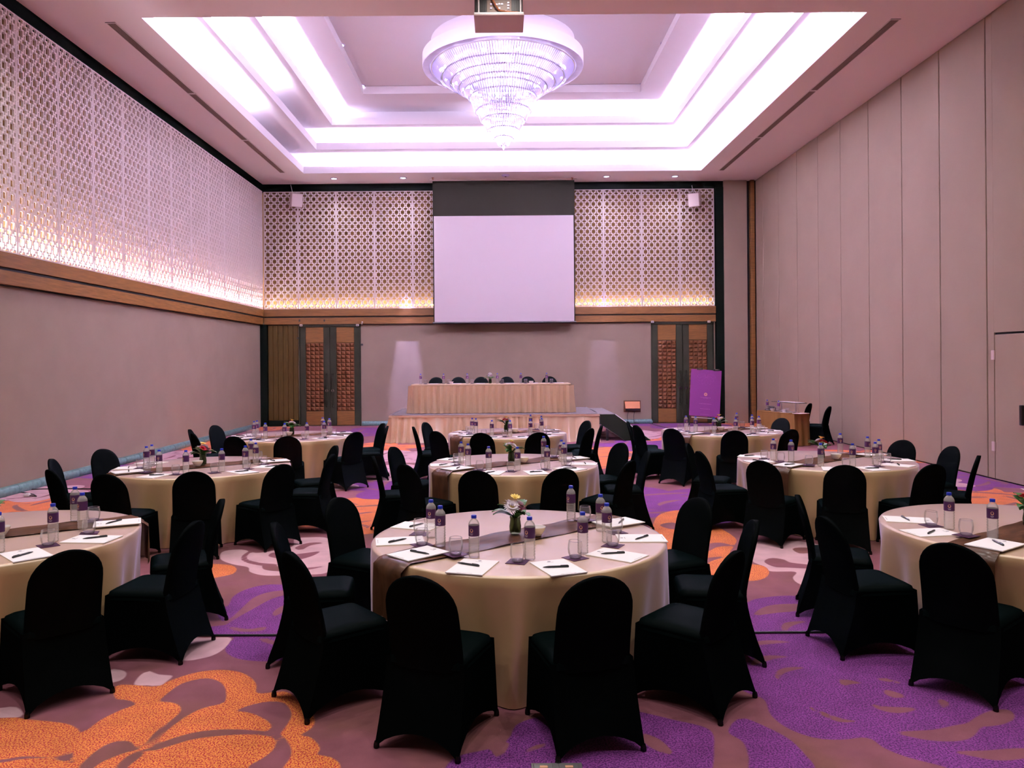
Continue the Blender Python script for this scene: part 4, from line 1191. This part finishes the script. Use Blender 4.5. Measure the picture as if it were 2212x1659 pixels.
def petal_bloom(n, r, cup, layers):
    m = MB()
    for l in range(layers):
        f = 1 - l * .28 / max(1, layers - 1) * (layers > 1) * 1.6
        for k in range(n):
            a = 2 * PI * (k + .5 * l) / n; e = math.radians(cup + l * 26)
            u = Vector((math.cos(a) * math.cos(e), math.sin(a) * math.cos(e), math.sin(e))); v = Vector((-math.sin(a), math.cos(a), 0)); w_ = r * 1.5 * PI / n
            b, t = u * .006, u * r * f; mdl = u * r * f * .62
            m.add([b, mdl + v * w_ * .5 + Vector((0, 0, .003)), t + v * w_ * .18, t - v * w_ * .18, mdl - v * w_ * .5 + Vector((0, 0, .003))], [(0, 1, 2, 3, 4)])
    m.lathe([(.001, .0), (.3 * r, .002), (.25 * r, .010), (.001, .014)], 10, cap=False, mi=1)
    return m


def bloom_me(kind):
    key = {'white': ('bl_white', 20, .042, 5, 4), 'pink': ('bl_pink', 12, .034, 18, 2), 'red': ('bl_red', 10, .036, 24, 3), 'yellow': ('bl_yellow', 10, .030, 30, 2), 'blush': ('bl_white', 16, .036, 10, 3)}[kind]
    return petal_bloom(*[key[1], key[2], key[3], key[4]]).mesh('bloom', [M[key[0]], M['bl_red'] if kind == 'pink' else M['bl_yellow']])


BM = {k: bloom_me(k) for k in ('white', 'pink', 'red', 'yellow', 'blush')}
lm = MB(); rows = []
for i in range(8):
    f = i / 7; w_ = .030 * math.sin(PI * min(f * .92 + .04, 1)) ** .8; rows.append([(f * .13, -w_, .035 * math.sin(f * 2.6) + .006), (f * .13, 0, .035 * math.sin(f * 2.6)), (f * .13, w_, .035 * math.sin(f * 2.6) + .006)])
lm.loft(rows, cap=False, closed=False); leaf_me = lm.mesh('leaf', M['leaf'], 1.2)
vm = MB(); vm.lathe([(.001, 0), (.036, 0), (.040, .008), (.043, .05), (.036, .10), (.040, .118), (.0375, .118), (.0335, .10), (.040, .05), (.037, .012), (.001, .010)], 22, cap=False); vase_me = vm.mesh('vase', M['vase'], .9)
vs_ = MB()
for k in range(10): a = k * .7; vs_.tube([(.022 * math.cos(a), .022 * math.sin(a), .012), (.02 * math.cos(a + 2.4), .02 * math.sin(a + 2.4), .13)], .004, 5)
stem_me = vs_.mesh('stems', M['stem'], .8)


def flowers(x, y, z, kinds, rz, label, s=1.0):
    o = thing('flower_vase', label, 'flower vase', (x, y, z), rz, 'small flower vases')
    obj('vase', vase_me, o); q = obj('stem_bunch', stem_me, o); q['kind'] = 'stuff'
    pos = [(-.035, -.01, .19), (.035, -.005, .20), (.015, -.035, .17), (0, .0, .245), (-.03, .03, .20), (.035, .03, .185), (-.015, -.035, .20)]
    for i, k in enumerate(kinds):
        b = obj('bloom', BM[k], o, pos[i]); b.rotation_euler = (.55 if pos[i][1] < 0 else -.3, pos[i][0] * 8, i); b['label'] = k + ' flower head'; b.scale = (1.45, 1.45, 1.45)
    for i in range(9):
        l = obj('leaf', leaf_me, o, (.01 * math.cos(i * 2.1), .01 * math.sin(i * 2.1), .105 + .006 * (i % 4))); l.rotation_euler = (.2 * math.sin(i * 3), -.45 + .5 * ((i * 5) % 7) / 7, i * 2.1 + .4); sc_ = 1.0 + .4 * ((i * 3) % 5) / 5; l.scale = (sc_, sc_, sc_)
    return o


FL = {'A': ['white', 'blush', 'pink', 'yellow', 'white'], 'B': ['pink', 'white', 'blush'], 'C': ['red', 'pink', 'yellow', 'white', 'red'], 'D': ['red', 'white', 'pink', 'yellow', 'blush', 'red'],
      'E': ['white', 'red', 'pink', 'yellow', 'white'], 'F': ['red', 'white', 'blush', 'yellow', 'red'], 'G': ['white', 'red', 'blush', 'yellow', 'white'], 'H': ['white', 'red', 'blush', 'yellow', 'red'], 'I': ['yellow', 'red', 'white', 'yellow', 'blush']}
for key, (cx, cy, ph) in TABLES.items():
    z = TH + .0158
    flowers(cx - .02, cy + .05, z, FL[key], .3 * ord(key), 'small glass vase of %s flowers on the %s' % (' and '.join(dict.fromkeys(FL[key][:2])), ph))
    BWL.place((cx + (.13 if key not in 'DGI' else -.03), cy - (.03 if key not in 'DGI' else .09), z), 0, 'small white bowl beside the flowers of the ' + ph, 'white bowls beside the flowers')

# head table settings
TZ = ST + .002 + hz
ords = ['first', 'second', 'third', 'fourth', 'fifth', 'sixth']
for k, x in enumerate((908, 957.6, 1008.7, 1073.6, 1124.5, 1180.3)):
    X = (x - VX + .3) * 20.2 / F
    BOT.place((X, 20.2, TZ), random.uniform(-.5, .5), 'purple label water bottle on the stage table, %s from its left end' % ords[k], 'water bottles on the stage table')
    o = obj('coaster', coa_me, None, (X + .125, 20.22, TZ + .0004), .1); tag(o, 'square purple coaster on the stage table, %s from its left end' % ords[k], 'coaster', 'coasters on the stage table')
    GLS.place((X + .125, 20.22, TZ + .0036), 0, 'clear glass tumbler on the stage table, %s from its left end' % ords[k], 'glass tumblers on the stage table')
    PAD.place((X + .34, 20.38, TZ + .0005), PI + random.uniform(-.05, .05), 'white notepad on the stage table, %s from its left end' % ords[k], 'white notepads on the stage table')
for x, t in ((974, 'second bottle'), (1147, 'fifth bottle')):
    BWL.place(((x - VX) * 20.12 / F, 20.12, TZ + .0005), 0, 'small white bowl on the stage table near the ' + t, 'white bowls on the stage table')
flowers((1058.5 - VX) * 20.42 / F, 20.42, TZ + .0005, ['white', 'pink', 'blush', 'white', 'pink'], 1.0, 'vase of white and pink flowers at the middle of the stage table')

# ------------------------------------------------------------------ brown side table by the partition
ax, ay = at(1635, 886, .76); bx2, by2 = 6.76, 17.80
L = math.hypot(bx2 - ax, by2 - ay); ang = math.atan2(by2 - ay, bx2 - ax)
sd = thing('side_table', 'brown skirted side table by the folding partition', 'table', (ax, ay, 0), ang)
dp = .42
m = MB(); m.bevbox(0, L, 0, dp, .735, .76, .01); m.build('table_top', M['brownskirt'], sd)
m = pleats([(0, dp), (0, 0), (L, 0), (L, dp)], .012, .74, .19, .004, .03, .018, 6, .3, 0, .02, 9); m.build('skirt', M['brownskirt'], sd, 1.0)
for q in (.1, L - .1):
    m = MB(); m.tube([(q, dp / 2, 0), (q, dp / 2, .73)], .025, 8); m.build('leg', M['metal'], sd, .8)


def sidept(u, v): return ax + u * math.cos(ang) - v * math.sin(ang), ay + u * math.sin(ang) + v * math.cos(ang)


for u, v, t in ((.30, .08, 'farther from the camera'), (.76, .06, 'nearer the camera')):
    x, y = sidept(u, v); BOT.place((x, y, .7605), 1.0, 'purple label water bottle on the brown side table, ' + t, 'water bottles on the side table')
    x, y = sidept(u + .18, v + .02); BWL.place((x, y, .7605), 0, 'white bowl beside the bottle on the brown side table, ' + t, 'white bowls on the side table')
    x, y = sidept(u + .32, v + .0); GLS.place((x, y, .7605), 0, 'clear glass tumbler on the brown side table, ' + t, 'glass tumblers on the side table')
    x, y = sidept(u + .66, v + .10); PAD.place((x, y, .7605), ang + .3, 'white notepad on the brown side table, ' + t, 'white notepads on the side table')
x, y = sidept(.16, .27); ph_ = thing('telephone', 'black desk telephone on the brown side table', 'telephone', (x, y, .7605), ang)
m = MB(); m.add([(-.1, -.08, 0), (.1, -.08, 0), (.1, .1, 0), (-.1, .1, 0), (-.1, -.08, .03), (.1, -.08, .03), (.1, .1, .07), (-.1, .1, .07)], [(0, 3, 2, 1), (4, 5, 6, 7), (0, 1, 5, 4), (1, 2, 6, 5), (2, 3, 7, 6), (3, 0, 4, 7)]); m.build('body', M['black'], ph_)
m = MB(); m.tube([(-.12, .02, .075), (-.09, .02, .09), (.09, .02, .09), (.12, .02, .075)], [.025, .018, .018, .025], 8); m.build('handset', M['black'], ph_, .8)
# raised glass shelf standing on the side table
gx, gy = sidept(.84, .285)
lc = thing('glass_stand', 'raised clear glass shelf on slim posts standing on the brown side table', 'stand', (gx, gy, .7605), ang)
m = MB(); m.bevbox(-.50, .50, -.12, .12, .222, .234, .004); m.build('glass_top', clear_mat('shelf_glass', (.75, .85, .85), .85, .0, (.3, .45, .45), .1), lc)
for q in (-.3, .22):
    m = MB(); m.tube([(q, .02, 0), (q, .02, .222)], .012, 8); m.build('post', M['metal'], lc, .8)
    m = MB(); m.lathe([(.05, 0), (.05, .006), (.014, .012)], 16, (q, .02, 0)); m.build('foot', M['metal'], lc, .6)
for u, r, t in ((-.10, 1.75, 'farther sheet'), (.27, 1.5, 'nearer sheet')):
    PAD.place((gx + u * math.cos(ang), gy + u * math.sin(ang), .995), ang + r, 'white notepad lying on the raised glass shelf, ' + t, 'white notepads on the glass shelf')

# ------------------------------------------------------------------ purple sign on a tripod easel
SY = 23.3
sx, sz = at_y(1523.5, 849, SY)
sg = thing('flip_chart', 'purple printed sign hung on a black tripod easel in front of the carved door', 'sign', (sx, SY, 0))
tl = math.radians(4.6)


def sp(u, v, d=0): # u across, v up on the leaning sheet
    return (u * math.cos(tl) + v * math.sin(tl), -d + .10 * v, sz + v * math.cos(tl) - u * math.sin(tl))


W2, H2 = .46, .70
m = MB()
m.add([sp(-W2, -H2, .012), sp(W2, -H2, .012), sp(W2, H2, .012), sp(-W2, H2, .012), sp(-W2, -H2, 0), sp(W2, -H2, 0), sp(W2, H2, 0), sp(-W2, H2, 0)], [(0, 1, 2, 3), (7, 6, 5, 4), (0, 4, 5, 1), (1, 5, 6, 2), (2, 6, 7, 3), (3, 7, 4, 0)])
sheet = m.build('poster', M['sign'], sg)
m = MB()
for a in range(24):
    t0, t1 = 2 * PI * a / 24, 2 * PI * (a + 1) / 24
    for (ra, rb) in ((.024, .050),):
        m.quad(sp(.01 + ra * math.cos(t0), -.04 + ra * math.sin(t0), .0145), sp(.01 + rb * math.cos(t0), -.04 + rb * math.sin(t0), .0145), sp(.01 + rb * math.cos(t1), -.04 + rb * math.sin(t1), .0145), sp(.01 + ra * math.cos(t1), -.04 + ra * math.sin(t1), .0145))
m.add([sp(.01 + dx, -.04 + dy, .0145) for dx, dy in ((-.017, -.012), (-.010, -.012), (0, .004), (.010, -.012), (.017, -.012), (0, .018))], [(0, 1, 2, 5), (2, 3, 4, 5)])
m.build('emblem', M['gold'], sheet)
m = MB(); rg = random.Random(3)
for (v, half, hgt) in ((-.135, .15, .012), (-.165, .07, .007), (-.325, .19, .010), (-.475, .15, .008), (-.64, .13, .008)):
    u = -half
    while u < half:
        wd = rg.uniform(.014, .034); m.quad(sp(u + .012, v - hgt / 2, .0145), sp(min(u + wd, half) + .012, v - hgt / 2, .0145), sp(min(u + wd, half) + .012, v + hgt / 2, .0145), sp(u + .012, v + hgt / 2, .0145)); u += wd + rg.choice((.006, .006, .018))
m.build('printed_lines', mat('sign_print', (.50, .20, .48), .5), sheet)
m = MB()
for k in range(7):
    a = math.radians(180 + 180 * (k + .5) / 7); c = (.01 + .16 * math.cos(a), .56 + .20 * math.sin(a))
    for t in range(12):
        t0, t1 = 2 * PI * t / 12, 2 * PI * (t + 1) / 12
        f = lambda th, s: (c[0] + s * (.13 * math.cos(th) * math.cos(a) - .055 * math.sin(th) * math.sin(a)), c[1] + s * (.13 * math.cos(th) * math.sin(a) + .055 * math.sin(th) * math.cos(a)))
        m.quad(sp(*f(t0, .9), .0142), sp(*f(t0, 1), .0142), sp(*f(t1, 1), .0142), sp(*f(t1, .9), .0142))
m.build('faint_pattern', M['signfaint'], sheet)
m = MB(); m.add([sp(-.38, -H2 - .06, .03), sp(.36, -H2 - .06, .03), sp(.36, -H2 - .035, .03), sp(-.38, -H2 - .035, .03), sp(-.38, -H2 - .06, -.02), sp(.36, -H2 - .06, -.02), sp(.36, -H2 - .035, -.02), sp(-.38, -H2 - .035, -.02)], [(0, 1, 2, 3), (7, 6, 5, 4), (0, 4, 5, 1), (1, 5, 6, 2), (2, 6, 7, 3), (3, 7, 4, 0)]); m.build('tray', M['white'], sg)
for u in (-.20, .30):
    m = MB(); p = sp(u, H2 + .015, .01); m.bevbox(p[0] - .09, p[0] + .09, p[1] - .025, p[1] + .03, p[2] - .03, p[2] + .03, .008); k = m.build('clamp', M['black'], sg)
    m = MB(); m.box(p[0] - .05, p[0] + .04, p[1] - .03, p[1] - .024, p[2] + .004, p[2] + .02); m.build('clamp_plate', M['chrome'], k)
for (u, fx, fy) in ((-.3, -.50, .02), (.25, .33, .0), (.0, .42, .55)):
    m = MB(); p = sp(u, -.2, -.03); m.tube([(p[0], p[1] + .13, p[2] + .6), (fx, fy, 0.0)], .02, 8); m.build('leg', M['black'], sg, .8)

# ------------------------------------------------------------------ cables and floor box
m = MB(); m.tube([(XL + .5, 5.74, .007), (-4, 5.70, .007), (-2.7, 5.69, .007), (-1.5, 5.675, .007), (1.5, 5.655, .007), (3.2, 5.65, .007), (XR - .6, 5.62, .007)], .009, 6)
tag(m.build('floor_cable', M['black'], None, .8), 'long thin black cable crossing the carpet behind the front chairs', 'cable')
p0 = at(45, 1063, 0); p1 = at(70, 1076, 0); p2 = at(60, 1073, 0)
ex = thing('loose_plug', 'small white plug on a short black lead by the marble skirting', 'plug', (*p2, 0))
m = MB(); q = [(p0[0] - p2[0] - .05, p0[1] - p2[1], .01), (0.0, .15, .01), (p1[0] - p2[0], p1[1] - p2[1] + .1, .012), (.12, -.02, .012), (.02, 0, .018)]; m.tube(q, .008, 6); m.build('lead', M['black'], ex, .8)
m = MB(); m.bevbox(-.05, .03, -.035, .035, .002, .05, .01); m.build('plug_body', M['white'], ex)
a1, a2 = at(66, 1058, 0), at(188, 1057, 0)
m = MB(); m.tube([(*a1, .008), ((a1[0] + a2[0]) / 2, (a1[1] + a2[1]) / 2 + .05, .008), (*a2, .008), (a2[0] + 1.2, a2[1] - .2, .008)], .009, 6); tag(m.build('floor_cable', M['black'], None, .8), 'thin black cable on the carpet beside the marble skirting', 'cable')
c0, c1, c2 = at(1395, 913, 0), at(1440, 925, 0), at(1500, 938, 0)
m = MB(); m.tube([(*c0, .008), (*c1, .008), (*c2, .008)], .010, 6); tag(m.build('floor_cable', M['black'], None, .8), 'black cable on the carpet near the purple sign', 'cable')
fx, fy = at(1203, 1659, 0)
fb = thing('floor_box', 'metal floor outlet box in the carpet under the nearest chair', 'outlet box', (fx, fy - .02, 0))
m = MB(); m.box(-.125, .125, -.12, .06, .0005, .004); m.build('plate', M['metal'], fb)
for q in (-.065, .06):
    m = MB(); m.bevbox(q - .05, q + .045, -.11, .045, .004, .010, .003); k = m.build('lid', M['metal'], fb)
    m = MB(); m.bevbox(q - .02, q + .02, .0, .02, .010, .014, .002); m.build('latch', M['gold'], k)
